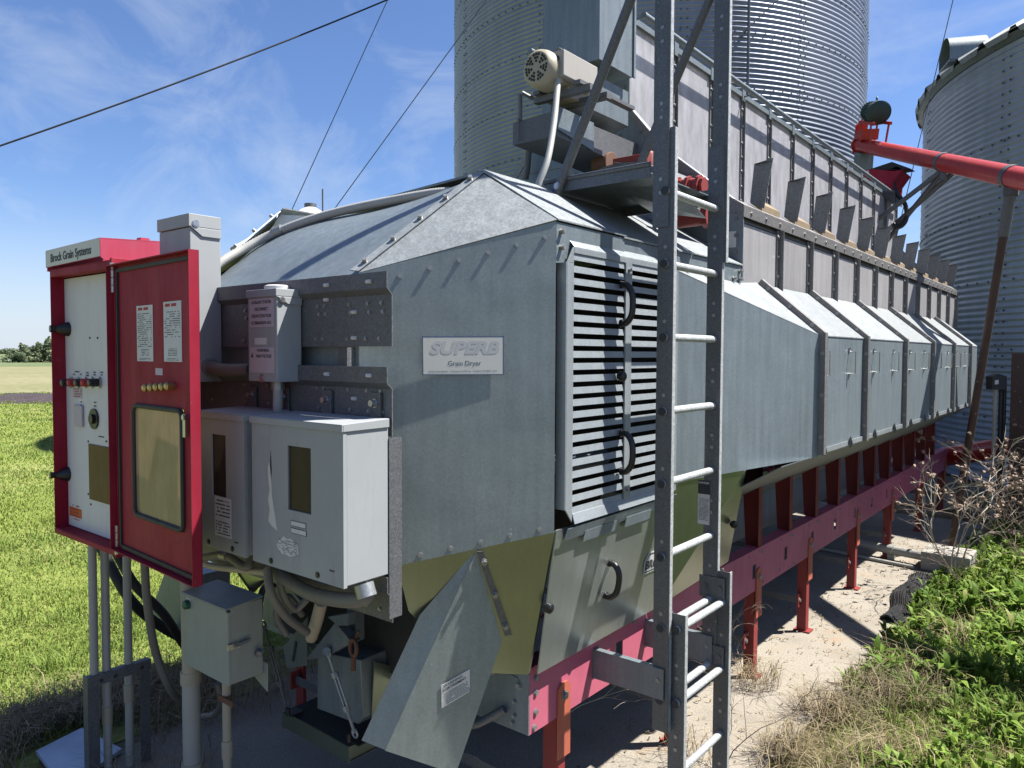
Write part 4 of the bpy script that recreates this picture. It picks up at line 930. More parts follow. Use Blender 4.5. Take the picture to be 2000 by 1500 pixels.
# small disconnect box
xs0, xs1, ys, zs0, zs1 = -2.580, -2.392, 1.592, 1.992, 2.338
B3 = thing('disconnect_box', V((xs0+xs1)/2, 1.7, zs0), 'small narrow grey disconnect box with two pinkish labels', 'electrical box')
m = MB(); m.box((xs0, ys, zs0), (xs1, 1.698, zs1-.03)); m.build('body', M['gray'], B3, .003)
m = MB(); m.box((xs0-.005, ys-.006, zs1-.032), (xs1+.005, 1.698, zs1-.004)); m.plate([(xs1+.0055, ys-.004, zs1-.0325), (xs1+.0055, ys+.045, zs1-.06), (xs1+.0055, 1.698, zs1-.06), (xs1+.0055, 1.698, zs1-.0325)], (-.004,0,0)); m.build('hinged_cap', M['gray'], B3, .002)
m = MB(); m.tube([(-2.485, 1.66, zs1-.004), (-2.485, 1.66, zs1+.012), (-2.485, 1.66, zs1+.016)], [.05, .05, .04], 20); m.build('hub_plate', M['label'], B3)
m = MB(); screw(m, (xs1+.0056, ys+.02, zs1-.045), (1,0,0), .009); screw(m, (-2.49, ys, zs0+.012), (0,-1,0), .012); m.build('cover_screw', M['steel'], B3)
m = MB(); m.box((xs0+.012, ys-.0004, 2.195), (xs1-.018, ys-.0012, 2.30)); la = m.build('disconnect_label', M['label_pink'], B3)
for k, s in enumerate(('AUXILIARY STARTER', 'DISCONNECT', 'DISJONCTEUR POUR', 'LE DEMARREUR AUX.')): text_mb(s, .0165, (-2.489, ys-.0012, 2.287-.0255*k), (1,0,0), (0,0,1), .0008, bold=.02, sx=.84).build('lettering', M['ink'], la)
m = MB(); m.box((xs0+.013, ys-.0004, 2.025), (xs1-.018, ys-.0012, 2.12)); la = m.build('voltage_label', M['label_pink'], B3)
text_mb('WARNING', .0165, (-2.480, ys-.0012, 2.108), (1,0,0), (0,0,1), .0008, bold=.02).build('lettering', M['ink'], la); text_mb('HIGH VOLTAGE', .0165, (-2.476, ys-.0012, 2.087), (1,0,0), (0,0,1), .0008, bold=.02, sx=.85).build('lettering', M['ink'], la)
m = MB(); m.plate([(xs0+.020, ys-.0014, 2.082), (xs0+.036, ys-.0014, 2.082), (xs0+.028, ys-.0014, 2.102)], (0,-.0005,0)); m.build('hazard_mark', M['ink'], la)
m = MB(); m.box((xs0+.045, ys-.0004, 2.13), (xs1-.065, ys-.0012, 2.155)); m.build('blank_label', M['label'], B3)
# tall wireway box
xw0, xw1, yw = -3.212, -2.955, 1.565
B4 = thing('wireway_box', V((xw0+xw1)/2, 1.7, 1.98), 'tall grey wireway box standing behind the red cabinet door', 'electrical box')
m = MB(); m.box((xw0, yw, 1.977), (xw1, 1.699, 2.61)); m.build('body', M['gray'], B4, .003)
m = MB(); m.box((xw0-.006, yw-.007, 2.612), (xw1+.006, 1.699, 2.664)); m.plate([(xw1+.0065, yw, 2.611), (xw1+.0065, yw+.05, 2.575), (xw1+.0065, 1.699, 2.575), (xw1+.0065, 1.699, 2.611)], (-.004,0,0)); m.build('cap', M['gray'], B4, .002)
m = MB(); screw(m, (xw1+.0066, yw+.022, 2.625), (1,0,0), .012); m.build('cover_screw', M['steel'], B4)
# conduits between the boxes
def hose(name, pts, r, mat, label, cat='conduit', group=None, fit=None, ribs=0):
    P = smooth_path(pts, 9); m = MB()
    if ribs:
        # ribbed flexible hose: radius swells and shrinks along its length
        L = [0]; 
        for i in range(1, len(P)): L.append(L[-1]+(P[i]-P[i-1]).length)
        N = int(L[-1]/ribs)*2; Q = []; R_ = []; j = 0
        for i in range(N+1):
            s = L[-1]*i/N
            while j < len(P)-2 and L[j+1] < s: j += 1
            Q.append(P[j].lerp(P[j+1], min(1, (s-L[j])/max(1e-6, L[j+1]-L[j])))); R_.append(r*(1.0 if i % 2 else .9))
        m.tube(Q, R_, 10)
    else: m.tube(P, r, 10)
    o = m.build(name, M[mat]) if fit is None else None
    if fit is not None:
        o = thing(name, P[0], label, cat, group); m.build('hose', M[mat], o)
        for q in fit:
            p = P[int(q*(len(P)-1))]; d = (P[min(len(P)-1, int(q*(len(P)-1))+1)]-P[max(0, int(q*(len(P)-1))-1)]).normalized()
            mm = MB(); mm.tube([p-d*.022, p+d*.022], r*1.28, 12); mm.build('fitting', M['zinc'], o)
        return o
    setp(o, label, cat, group); return o
hose('flexible_conduit', [at(409, 716, Y=1.64), at(440, 723, Y=1.63), at(490, 722, Y=1.66)], .027, 'flex_dark', 'short fat dark conduit joining wireway and disconnect box', fit=[.03], ribs=0)
hose('flexible_conduit', [(-2.475, 1.65, 1.99), (-2.475, 1.65, 1.95), (-2.485, 1.655, 1.88)], .020, 'flex', 'short ribbed conduit under the small disconnect box', fit=[.15], ribs=.012)
hose('flexible_conduit', [at(712, 1145, Y=1.6), at(712, 1168, Y=1.6), at(670, 1172, Y=1.6), at(610, 1160, Y=1.62), at(565, 1135, Y=1.66), at(530, 1108, Y=1.68)], .026, 'flex_dark', 'fat dark conduit curving under the large starter box', fit=[.08])
hose('flexible_conduit', [at(522, 1110, Y=1.62), at(530, 1160, Y=1.62), at(560, 1205, Y=1.72), at(600, 1235, Y=1.85)], .017, 'flex_dark', 'dark conduit dropping from the left underside of the large starter box')
hose('flexible_conduit', [at(545, 1120, Y=1.66), at(552, 1160, Y=1.68), at(575, 1190, Y=1.76), at(600, 1170, Y=1.8)], .015, 'flex_dark', 'thin dark conduit looping under the large starter box')
hose('flexible_conduit', [at(395, 1090, Y=1.62), at(440, 1085, Y=1.62), at(480, 1108, Y=1.63), at(493, 1085, Y=1.66)], .017, 'flex_dark', 'brownish conduit sagging beneath the half hidden starter box', fit=[.35])
hose('flexible_conduit', [at(395, 1100, Y=1.66), at(425, 1108, Y=1.66), at(520, 1118, Y=1.66)], .014, 'pvc_tan', 'straight tan conduit beneath the half hidden starter box')
hose('flexible_conduit', [at(560, 1240, Y=1.95), at(540, 1200, Y=1.9), at(560, 1165, Y=1.9), at(590, 1200, Y=2.0)], .016, 'flex_dark', 'dark conduit curling in the shade beneath the starter boxes')
hose('flexible_conduit', [at(628, 1175, Y=1.85), at(618, 1215, Y=1.9), at(608, 1245, Y=1.95)], .026, 'pvc_tan', 'short thick tan pipe stub under the large starter box')
# ribbed hose lying over the fan housing
hp = [at(400, 545, Y=1.82), at(432, 512, Y=1.90), at(480, 484, Y=2.02), at(530, 458, Y=2.12), at(600, 431, Y=2.2), at(680, 409, Y=2.26), at(780, 389, Y=2.29), at(860, 376, Y=2.30), at(893, 377, Y=2.33), at(905, 383, Y=2.45)]
hose('flexible_conduit', hp, .022, 'flex', 'long ribbed pale conduit arching over the fan housing', fit=[.36, .93], ribs=.016)
hose('flexible_conduit', [p+V(.0,.05,-.035) for p in hp[:8]], .012, 'flex_dark', 'thin dark cable following the pale conduit over the fan housing')

# ------------------------------------------------------------------ red control cabinet
xc0, xc1, yc0, yc1, zc0, zc1 = -3.952, -3.238, 1.400, 1.640, 1.255, 2.487
K = thing('control_cabinet', V(-3.6, 1.5, zc0), 'red control cabinet with open door and white instrument panel', 'control cabinet')
m = MB(); t_ = .004
m.box((xc0, yc0, zc0), (xc0+t_, yc1, zc1)); m.box((xc1-t_, yc0, zc0), (xc1, yc1, zc1)); m.box((xc0+t_, yc0, zc0), (xc1-t_, yc1, zc0+t_)); m.box((xc0+t_, yc0, zc1-t_), (xc1-t_, yc1, zc1)); m.box((xc0+t_, yc1-t_, zc0+t_), (xc1-t_, yc1, zc1-t_))
m.box((xc1-.097, yc0-.002, zc0), (xc1-t_, yc0+.06, zc1-.001)); m.box((xc0+t_, yc0+.001, zc1-.035), (xc1-.097, yc0+.058, zc1-t_))
m.box((xc1-t_, yc0-.028, zc0-.012), (xc1+.012, yc0+.03, zc1))
m.plate([(xc0, yc0-.002, zc0-.022), (xc1-.05, yc0-.002, zc0-.022), (xc1-.05, yc0-.002, zc0-.0002), (xc0, yc0-.002, zc0-.0002)], (0,.03,0)); m.build('body', M['red'], K, .002)
m = MB(); hx0, hx1, hy = -3.972, -3.377, 1.392
m.plate([(hx0, hy, 2.497), (hx1, hy, 2.505), (hx1, hy, 2.585), (hx0, hy, 2.577)], (0,.004,0)); m.plate([(hx0, hy+.0041, 2.577), (hx1, hy+.0041, 2.585), (hx1, yc1+.02, 2.600), (hx0, yc1+.02, 2.592)], (0,0,-.004)); m.plate([(hx1, hy+.0041, 2.580), (hx1, yc1+.02, 2.595), (hx1, yc1+.02, 2.44), (hx1, hy+.07, 2.47), (hx1, hy+.0041, 2.50)], (-.004,0,0)); m.plate([(hx0, hy+.0041, 2.575), (hx0, yc1+.02, 2.59), (hx0, yc1+.02, 2.48), (hx0, hy+.0041, 2.48)], (.004,0,0))
m.box((hx1-.10, yc1-.05, 2.5985), (hx1-.06, yc1-.01, 2.615)); hd = m.build('hood', M['red_faded'], K)
m = MB(); SO = [V(hx0+.002, hy-.0005, 2.499), V(hx1-.002, hy-.0005, 2.507), V(hx1-.002, hy-.0005, 2.583), V(hx0+.002, hy-.0005, 2.575)]; m.plate(SO, (0,-.0015,0)); sg = m.build('name_sign', M['sign'], hd)
text_mb('Brock Grain Systems', .0535, (SO[0]+SO[2])/2+V(-.010,-.002,-.004), SO[1]-SO[0], (0,0,1), .001, bold=.018, sx=.985).build('lettering', M['ink'], sg)
# instrument panel
yi = yc0+.060
m = MB(); m.box((xc0+.006, yi, zc0+.008), (xc1-.099, yi+.004, zc1-.04)); ip = m.build('instrument_panel', M['white'], K)
pi_ = lambda px, py: at(px, py, Y=yi)
for px, col in ((141, 'black'), (154, 'redink'), (168, 'black'), (181, 'redink'), (195, 'black')):
    p = pi_(px, 747); m = MB(); m.tube([p+V(0,-.0005,0), p+V(0,-.010,0)], .026, 14); m.mat(1); m.tube([p+V(0,-.010,0), p+V(0,-.045,0), p+V(0,-.05,0)], [.019, .018, .012], 12); m.build('push_button', [M['steel'], M[col]], ip)
m = MB(); q = pi_(185, 818); m.tube([q+V(0,-.0005,0), q+V(0,-.008,0)], .047, 22); m.tube([q+V(0,-.008,0), q+V(0,-.02,0)], .022, 14); m.build('selector_dial', M['black'], ip)
m = MB(); q = pi_(156.5, 812); m.box((q.x-.045, yi-.0005, q.z-.050), (q.x+.045, yi-.012, q.z+.050)); m.build('meter', M['label_pink'], ip, .003)
for px, py, w, h, mt in ((152, 767, .10, .05, 'label_pink'), ):
    q = pi_(px, py); m = MB(); m.box((q.x-w/2, yi-.0004, q.z-h/2), (q.x+w/2, yi-.001, q.z+h/2)); o = m.build('paper_label', M[mt], ip); lines_mb(MB(), (q.x, yi-.001, q.z), (1,0,0), (0,0,1), w*.9, h*.9, 4, .7, .0006, 4).build('small_print', M['redink'], o)
m = MB()
for px, py, w in ((151, 726, .05), (145, 731, .02), (158, 731, .02), (171, 728, .03), (171, 733, .03), (185, 727, .03), (185, 732, .03), (199, 727, .035), (199, 732, .02), (159, 785, .02), (159, 791, .02), (186, 786, .03), (186, 793, .03), (198, 853, .06)):
    q = pi_(px, py); lines_mb(m, (q.x, yi-.0004, q.z), (1,0,0), (0,0,1), w, .016, 1, 1, .0004, int(px))
m.build('panel_print', M['ink'], ip)
q = [pi_(*p) for p in ((174, 866), (215, 866), (215, 985), (175, 974))]; xr = xc1-.100
m = MB(); m.box((q[0].x, yi-.0005, q[3].z), (xr, yi-.004, q[0].z)); m.build('panel_window', M['red_glass'], ip, .002)
m = MB()
for px, py in ((173, 862), (208, 862), (173, 965), (176, 660), (191, 660), (178, 985)): 
    p = pi_(px, py); m.tube([p+V(0,-.0004,0), p+V(0,-.003,0)], .005, 8)
m.build('panel_screw', M['ink'], ip)
q0, q1 = pi_(136, 988), pi_(160, 1014); m = MB(); m.box((q0.x, yi-.0005, q1.z), (q1.x, yi-.0012, q0.z)); o = m.build('orange_sticker', M['orange'], ip); lines_mb(MB(), ((q0.x+q1.x)/2, yi-.0012, (q0.z+q1.z)/2), (1,0,0), (0,0,1), .09, .08, 5, .7, .0006, 6).build('small_print', M['redink'], o)
for py in (643, 925):
    p = pi_(131.5, py); m = MB(); m.tube([p+V(.012,-.0005,0), p+V(.012,-.02,0), p+V(.0,-.05,0)], [.035, .030, .012], 14); m.tube([p+V(.0,-.05,0), p+V(-.003,-.075,0)], [.014, .017], 10); m.build('door_knob', M['black'], ip)
# open outer door
hx, hy_ = xc1+.022, yc0-.022; dd = V(math.cos(math.radians(-3.2)), math.sin(math.radians(-3.2)), 0); dn = V(dd.y, -dd.x, 0)   # along the door, and towards the viewer
dz0, dz1 = zc0+.030, zc1-.035; dw = (onpl(388, 800, V(hx, hy_, 0), V(dd.y, -dd.x, 0))-V(hx, hy_, 0)).dot(dd); fw = .031
pt = lambda u, w, z: V(hx, hy_, 0)+dd*u+dn*w+V(0,0,z)
def dbox(m, u0, u1, w0, w1, a, b):
    vs = [pt(u, w, z) for z in (a, b) for u, w in ((u0, w0), (u1, w0), (u1, w1), (u0, w1))]
    return m.add(vs, [(0,1,2,3), (7,6,5,4), (0,4,5,1), (1,5,6,2), (2,6,7,3), (3,7,4,0)])
def dpt(px, py, w=0.0):
    return onpl(px, py, pt(0, w, 0), dn)
def uv(px, py, w=0.0): p = dpt(px, py, w)-V(hx, hy_, 0); return p.dot(dd), p.z
ub0, zb1 = uv(262, 789); ub1, zb0 = uv(362, 1040)
m = MB(); w0 = -.004
dbox(m, 0, ub0, w0, 0, dz0, dz1); dbox(m, ub1, dw, w0, 0, dz0, dz1); dbox(m, ub0, ub1, w0, 0, dz0, zb0); dbox(m, ub0, ub1, w0, 0, zb1, dz1)
dbox(m, dw+.0001, dw+.004, -.004, fw, dz0, dz1); dbox(m, 0, dw, .0001, fw, dz0, dz0+.004); dbox(m, 0, dw, .0001, fw, dz1-.004, dz1); dbox(m, -.004, -.0001, -.004, fw, dz0, dz1); dbox(m, .03, .034, .0001, .012, dz0+.004, dz1-.004)
od = m.build('outer_door', M['red'], K)
m = MB(); dbox(m, .002, ub0, -.0075, -.0042, dz0, dz1); dbox(m, ub1, dw, -.0075, -.0042, dz0, dz1); dbox(m, ub0, ub1, -.0075, -.0042, dz0, zb0); dbox(m, ub0, ub1, -.0075, -.0042, zb1, dz1); m.build('bounce_cut_skin', M['maroon'], od)  # added unseen backing, dark to cut red bounce onto the brackets
m = MB(); g = .010                                   # gasket ring with rounded corners round the window
def rrect(u0, u1, z0, z1, r, w, n=6):
    o = []
    for cu, cz, a in ((u1-r, z1-r, 0), (u0+r, z1-r, 90), (u0+r, z0+r, 180), (u1-r, z0+r, 270)):
        for k in range(n+1): q = math.radians(a+90*k/n); o.append(pt(cu+r*math.cos(q), w, cz+r*math.sin(q)))
    return o
ring = rrect(ub0+.004, ub1-.004, zb0+.004, zb1-.004, .03, .004); m.tube(ring+[ring[0], ring[1]], .0095, 8, False); m.build('window_gasket', M['rubber'], od)
m = MB(); R_ = rrect(ub0+.001, ub1-.001, zb0+.001, zb1-.001, .03, -.002); m.plate(R_, dn*.0025); m.build('window', M['tan_glass'], od)
m = MB(); ga = lambda u0, u1, a, b: dbox(m, u0, u1, .0003, .009, a, b)
ga(.036, .048, dz0+.02, dz1-.02); ga(.048, dw-.006, dz1-.030, dz1-.016); ga(.048, dw-.006, dz0+.012, dz0+.026); m.build('door_gasket', M['rubber'], od)
for (pa, pb, sd) in (((267, 598), (300, 706), 3), ((319.5, 590), (356, 707), 8)):
    u0, za = uv(*pa); u1, zb = uv(*pb); m = MB(); dbox(m, u0, u1, .0004, .0012, zb, za); o = m.build('wiring_chart', M['label'], od)
    cc = pt((u0+u1)/2, .0012, (za+zb)/2); wq, hq = u1-u0, za-zb
    lm = lines_mb(MB(), cc+V(0,0,hq*(.06 if sd == 3 else .12)), dd, (0,0,1), wq*.88, hq*(.62 if sd == 3 else .45), 17 if sd == 3 else 12, .62, .0005, sd); lines_mb(lm, cc-V(0,0,hq*.34), dd, (0,0,1), wq*.5, hq*.13, 5, .9, .0005, sd); lines_mb(lm, cc-V(0,0,hq*.46), dd, (0,0,1), wq*.7, hq*.05, 2, .9, .0005, sd); lm.build('small_print', M['ink'], o)['kind'] = 'stuff'
    m = MB(); c4 = cc+V(0,0,hq*.44)+dn*.0005
    for s in (-.27, .08): m.quad(c4+dd*wq*(s-.14)-V(0,0,hq*.025), c4+dd*wq*(s+.14)-V(0,0,hq*.025), c4+dd*wq*(s+.16)+V(0,0,hq*.025), c4+dd*wq*(s-.12)+V(0,0,hq*.025))
    m.build('chart_heading', M['redink'], o)
u0, za = uv(304, 719); u1, zb = uv(318, 733); m = MB(); dbox(m, u0, u1, .0004, .001, zb, za); m.build('pink_sticker', M['label_pink'], od)
m = MB()
for k in range(5): p = dpt(296+11*k, 757-.8*k); m.tube([p, p+dn*.028, p+dn*.034], [.014, .015, .009], 10)
m.build('button_back', M['brass'], od)
p = dpt(367, 815); m = MB(); m.tube([p, p+dn*.02], .010, 10); m.box((p.x-.008, p.y-.016, p.z-.07), (p.x+.010, p.y-.010, p.z+.012)); m.build('latch', M['steel'], od)
for py in (545, 1045):
    p = V(hx-.004, hy_-.006, at(222, py, Y=yc0).z); m = MB()
    for k in range(4): m.tube([p+V(0,0,-.06+.031*k), p+V(0,0,-.032+.031*k)], .009, 8)
    m.build('hinge', M['steel'], K)

# ------------------------------------------------------------------ conduits, stand and boxes at the pad corner
for k, (px, yq, lab) in enumerate(((184, 1.58, 'grey conduit pipe under the cabinet, leftmost of the three uprights'), (208, 1.60, 'grey conduit pipe under the cabinet, middle of the three uprights'), (251, 1.62, 'grey conduit pipe under the cabinet, rightmost of the three uprights'))):
    xq = at(px, 1300, X=-3.86).x; yq = at(px, 1300, X=-3.86).y; r = .0195
    C_ = thing('conduit_pipe', V(xq, yq, -.03), lab, 'conduit', 'grey conduit pipes under the red cabinet')
    m = MB(); m.cyl((xq, yq, -.03), (xq, yq, zc0+(.002 if k < 2 else .35)), r, 14); m.build('pipe', M['pvc'], C_)
    zc = at(px, (1385, 1395, 1352)[k], Y=yq).z; m = MB(); m.cyl((xq, yq, zc-.045), (xq, yq, zc+.045), r*1.22, 14); m.build('coupling', M['pvc_tan'], C_)
    m = MB(); m.cyl((xq, yq, zc0-.05), (xq, yq, zc0-.002), r*1.15, 14); m.build('adapter', M['pvc'], C_)
S = thing('steel_stand', V(-3.85, 1.53, 0), 'dark angle iron frame holding the three grey conduits', 'frame')
xs_ = -3.838; ya_, yb_ = at(171, 1330, X=xs_).y, at(292, 1290, X=xs_).y; zt = at(168, 1325, X=xs_).z
for y, d in ((ya_, 1), (yb_, -1)):
    m = MB(); m.box((xs_, y-.002, -.03), (xs_+.004, y+d*.05, zt)); m.box((xs_-.0001, y-.002, -.03), (xs_-.05, y+d*.004, zt)); m.build('upright', M['galv_dark'], S)
m = MB(); m.box((xs_+.0045, ya_-.004, zt-.05), (xs_+.009, yb_+.004, zt)); m.box((xs_+.0044, ya_-.004, zt-.004), (xs_-.03, yb_+.004, zt+.0002)); m.mat(1)
for q in (.20, .42, .86): m.tube([(xs_+.0095, ya_+(yb_-ya_)*q, zt-.03), (xs_+.011, ya_+(yb_-ya_)*q, zt-.03)], .010, 8)
m.build('top_bar', [M['galv_dark'], M['ink']], S)
hose('black_hose', [at(222, 1070, Y=1.86), at(262, 1140, Y=1.95), at(320, 1200, Y=2.1), at(360, 1260, Y=2.25), at(400, 1300, Y=2.4)], .026, 'cable', 'thick black hose slanting from the cabinet under the dryer, upper of two', 'hose')
hose('black_hose', [at(195, 1065, Y=1.90), at(250, 1165, Y=2.0), at(310, 1220, Y=2.2), at(400, 1270, Y=2.5)], .030, 'cable', 'thick black hose slanting from the cabinet under the dryer, lower of two', 'hose')
hose('flexible_conduit', [at(282, 1095, Y=1.60), at(288, 1180, Y=1.62), at(303, 1270, Y=1.68), at(330, 1340, Y=1.75), at(352, 1368, Y=1.85)], .019, 'flex_dark', 'grey flexible conduit curving down right of the three upright pipes')
hose('flexible_conduit', [at(425, 1335, Y=1.85), at(432, 1370, Y=1.88), at(420, 1395, Y=1.95), at(395, 1400, Y=2.0)], .016, 'flex_dark', 'thin conduit bending into the dead grass behind the fat pipe')
ypv = 1.755; xpv = at(374, 1400, Y=ypv).x
Pv = thing('pvc_riser', V(xpv, ypv, 0), 'fat pale PVC riser pipe behind the green-grey button box', 'pipe')
m = MB(); m.cyl((xpv, ypv, -.05), (xpv, ypv, at(374, 1325, Y=ypv).z), .040, 20); m.build('pipe', M['pvc'], Pv)
zq = at(374, 1322, Y=ypv).z; m = MB(); m.tube([(xpv, ypv, zq-.03), (xpv, ypv, zq+.03)], .047, 20); m.build('coupling', M['pvc_tan'], Pv)
m = MB(); m.cyl((xpv+.005, ypv, zq+.03), (xpv-.002, ypv, 1.10), .041, 20); m.build('upper_pipe', M['pvc_tan'], Pv)
zq = at(374, 1492, Y=ypv).z; m = MB(); m.cyl((xpv, ypv, zq-.05), (xpv, ypv, zq+.012), .047, 20); m.build('coupling', M['pvc_tan'], Pv)
# push button box
BX = thing('button_box', V(-3.12, 1.78, .67), 'green-grey push button box on the fat PVC riser', 'electrical box')
bx0, bx1, by0, by1, bz0, bz1 = -3.305, -2.937, 1.700, 1.870, .670, 1.010
m = MB(); m.box((bx0, by0+.016, bz0), (bx1, by1, bz1-.002)); m.plate([(bx1+.03, by1+.002, bz0-.08), (bx1+.03, by1+.002, bz0+.05), (bx1-.12, by1+.002, bz0+.05), (bx1-.12, by1+.002, bz0-.02)], (0,.004,0)); m.build('body', M['gray_green'], BX, .003)
m = MB(); m.box((bx0-.002, by0, bz0-.002), (bx1+.002, by0+.0158, bz1-.022)); bd_ = m.build('door', M['gray_green'], BX, .003)
m = MB(); m.plate([(bx0-.006, by0-.010, bz1-.004), (bx1+.006, by0-.010, bz1-.004), (bx1+.006, by1, bz1+.012), (bx0-.006, by1, bz1+.012)], (0,0,-.006)); m.box((bx0-.006, by0-.010, bz1-.022), (bx1+.006, by0-.006, bz1-.0102)); m.build('lid', M['gray_green'], BX, .002)
p = at(368, 1180, Y=by0); m = MB(); m.tube([p+V(0,-.0004,0), p+V(0,-.02,0), p+V(0,-.024,0)], [.022, .020, .014], 14); m.build('green_button', paint('button_green', (.01, .10, .06), .4), bd_)
m = MB(); m.box((p.x-.018, by0-.0004, p.z+.018), (p.x+.018, by0-.001, p.z+.05)); m.build('button_label', M['label'], bd_)
m = MB(); zl = at(450, 1262, X=bx1).z; m.box((bx1+.0025, by0-.004, zl-.014), (bx1+.012, by0+.05, zl+.010)); m.tube([(bx1+.012, by0+.02, zl-.002), (bx1+.012, by0+.10, zl+.006)], .008, 8); m.build('hasp', M['steel'], BX)
m = MB(); m.tube([(bx1+.0005, by1-.03, bz0+.10), (bx1+.02, by1-.03, bz0+.10), (bx1+.025, by1-.03, bz0+.12)], .016, 10); m.build('pipe_elbow', M['zinc'], BX)
yq = 1.80; xq = at(443, 1400, Y=yq).x
C_ = thing('conduit_pipe', V(xq, yq, 0), 'thin tan pipe standing under the green-grey button box', 'conduit')
m = MB(); m.cyl((xq, yq, -.05), (xq, yq, bz0+.001), .0195, 14); m.build('pipe', M['pvc_tan'], C_)
zq = at(443, 1462, Y=yq).z; m = MB(); m.cyl((xq, yq, zq-.04), (xq, yq, zq+.04), .0245, 14); m.build('coupling', M['pvc_tan'], C_)
zq = at(443, 1362, Y=yq).z; m = MB(); m.box((xq-.03, yq-.026, zq-.012), (xq+.09, yq-.021, zq+.014)); m.tube([(xq, yq, zq-.012), (xq, yq, zq+.012)], .024, 12); m.build('strap', M['rust'], C_)
hose('flexible_conduit', [at(506, 1255, Y=1.9), at(506, 1200, Y=1.92), at(512, 1155, Y=1.98), at(530, 1135, Y=2.05)], .016, 'flex_dark', 'dark conduit rising beside the green-grey button box')
# board covered block on the lawn
Bb = thing('covered_block', at(150, 1480, Z=0), 'weathered board with sky reflection painted blue, lying on a dark brick base beside the stand', 'board'); zb = .035
q = [at(*p, Z=zb) for p in ((70, 1466), (160, 1421), (238, 1462), (128, 1540))]
m = MB(); m.plate(q, (0,0,-.02)); m.build('board', M['board'], Bb)
cc = sum(q, V(0,0,0))/4; m = MB(); m.plate([cc+(p-cc)*.93+V(0,0,-.0205) for p in q], (0,0,-.09)); m.build('brick_base', M['rust'], Bb)

# ------------------------------------------------------------------ discharge weight gear under the front
G = thing('discharge_tray', V(-2.8, 2.15, .3), 'galvanised discharge tray hanging on two turnbuckles below the front end', 'discharge tray')
yt = 2.10; a, b, c, d = at(549, 1395, Y=yt), at(549, 1424, Y=yt), at(679, 1493, Y=yt), at(679, 1462, Y=yt)
m = MB(); e = (d-a).normalized(); ex = a.x; 
m.plate([V(-3.14, yt, .352), V(-2.63, yt, .342), V(-2.63, yt, .268), V(-3.14, yt, .272)], (0,.006,0)); m.box((-3.14, yt+.0061, .274), (-2.63, yt+.50, .280)); m.box((-2.63, yt+.0061, .270), (-2.636, yt+.50, .34)); m.build('pan', M['galv_shiny'], G)
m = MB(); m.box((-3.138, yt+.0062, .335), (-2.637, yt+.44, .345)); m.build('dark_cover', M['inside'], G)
m = MB(); P = [V(-2.95, yt-.01, .90), V(-2.93, yt+.02, .705), V(-2.60, yt, .505), V(-2.56, yt+.02, .70)]
w0, w1 = at(592, 1385, Y=yt+.05), at(700, 1402, Y=yt+.05)
m.plate([(-2.94, yt+.06, .40), (-2.93, yt+.06, .68), (-2.62, yt+.06, .72), (-2.60, yt+.06, .46), (-2.64, yt+.06, .42)], (0,.30,0)); m.build('weight_box', M['galv'], G, .004)
m = MB(); m.plate([(-2.598, yt+.10, .45), (-2.598, yt+.30, .48), (-2.598, yt+.28, .62), (-2.598, yt+.12, .70)], (.006,0,0)); m.mat(1).bolt((-2.592, yt+.2, .55), (1,0,0), .010, .01); m.build('side_plate', [M['galv_shiny'], M['zinc']], G)
m = MB(); A = [at(*p, Y=yt-.02) for p in ((598, 1288), (655, 1216), (687, 1255), (630, 1285))]; m.plate(A, (0,.05,0)); B_ = [at(*p, Y=yt-.02) for p in ((640, 1205), (682, 1198), (680, 1222), (660, 1222))]; m.plate(B_, (0,.04,0)); m.box((-2.70, yt+.05, .80), (-2.64, yt+.10, 1.18)); m.tube([at(638, 1272, Y=yt-.05), at(638, 1272, Y=yt+.06)], .018, 10); m.build('pivot_bracket', M['galv'], G)
def turnbuckle(p0, p1, mat):
    m = MB(); d = (p1-p0); n = d.normalized(); s = n.cross(V(0,1,0)).normalized()*.012
    m.tube([p0, p0+d*.30], .007, 8); m.tube([p0+d*.68, p1], .007, 8); m.tube([p0+d*.28+s, p0+d*.70+s], .0055, 6); m.tube([p0+d*.28-s, p0+d*.70-s], .0055, 6)
    for q in (.28, .70): m.tube([p0+d*q-n*.012, p0+d*q+n*.012], .017, 8)
    for q, sg_ in ((p0, -1), (p1, 1)): m.tube([q+n*sg_*.02*math.cos(a)+s.normalized()*.016*math.sin(a) for a in [2*math.pi*k/10 for k in range(11)]], .005, 6, False)
    return m.build('turnbuckle', M[mat], G)
turnbuckle(at(640, 1275, Y=yt-.03), at(693, 1432, Y=yt-.01), 'zinc'); turnbuckle(at(516, 1222, Y=yt-.02), at(560, 1385, Y=yt), 'galv_dark')
m = MB(); p = at(690, 1265, Y=yt-.04)
m.tube([p+V(.022*math.sin(a), 0, .036*math.cos(a)) for a in [2*math.pi*k/16 for k in range(17)]], .009, 8, False); m.tube([p+V(0,0,-.04), p+V(0,0,-.10)], .011, 8); m.tube([p+V(.0,.01,.03), p+V(.01,.02,.07)], .007, 6); m.build('eye_bolt', M['rust'], G)
for px, py, w, dx in ((562, 1385, .03, 0), (690, 1440, .037, -.03)):
    m = MB(); p = at(px, py, Y=yt-.01); m.box((p.x-w, yt-.01, p.z-.03), (p.x+w, yt+.06, p.z-.024)); m.tube([p+V(dx,0,-.03), p+V(dx,0,.005)], .010, 8); m.build('mount_pad', M['black'], G)
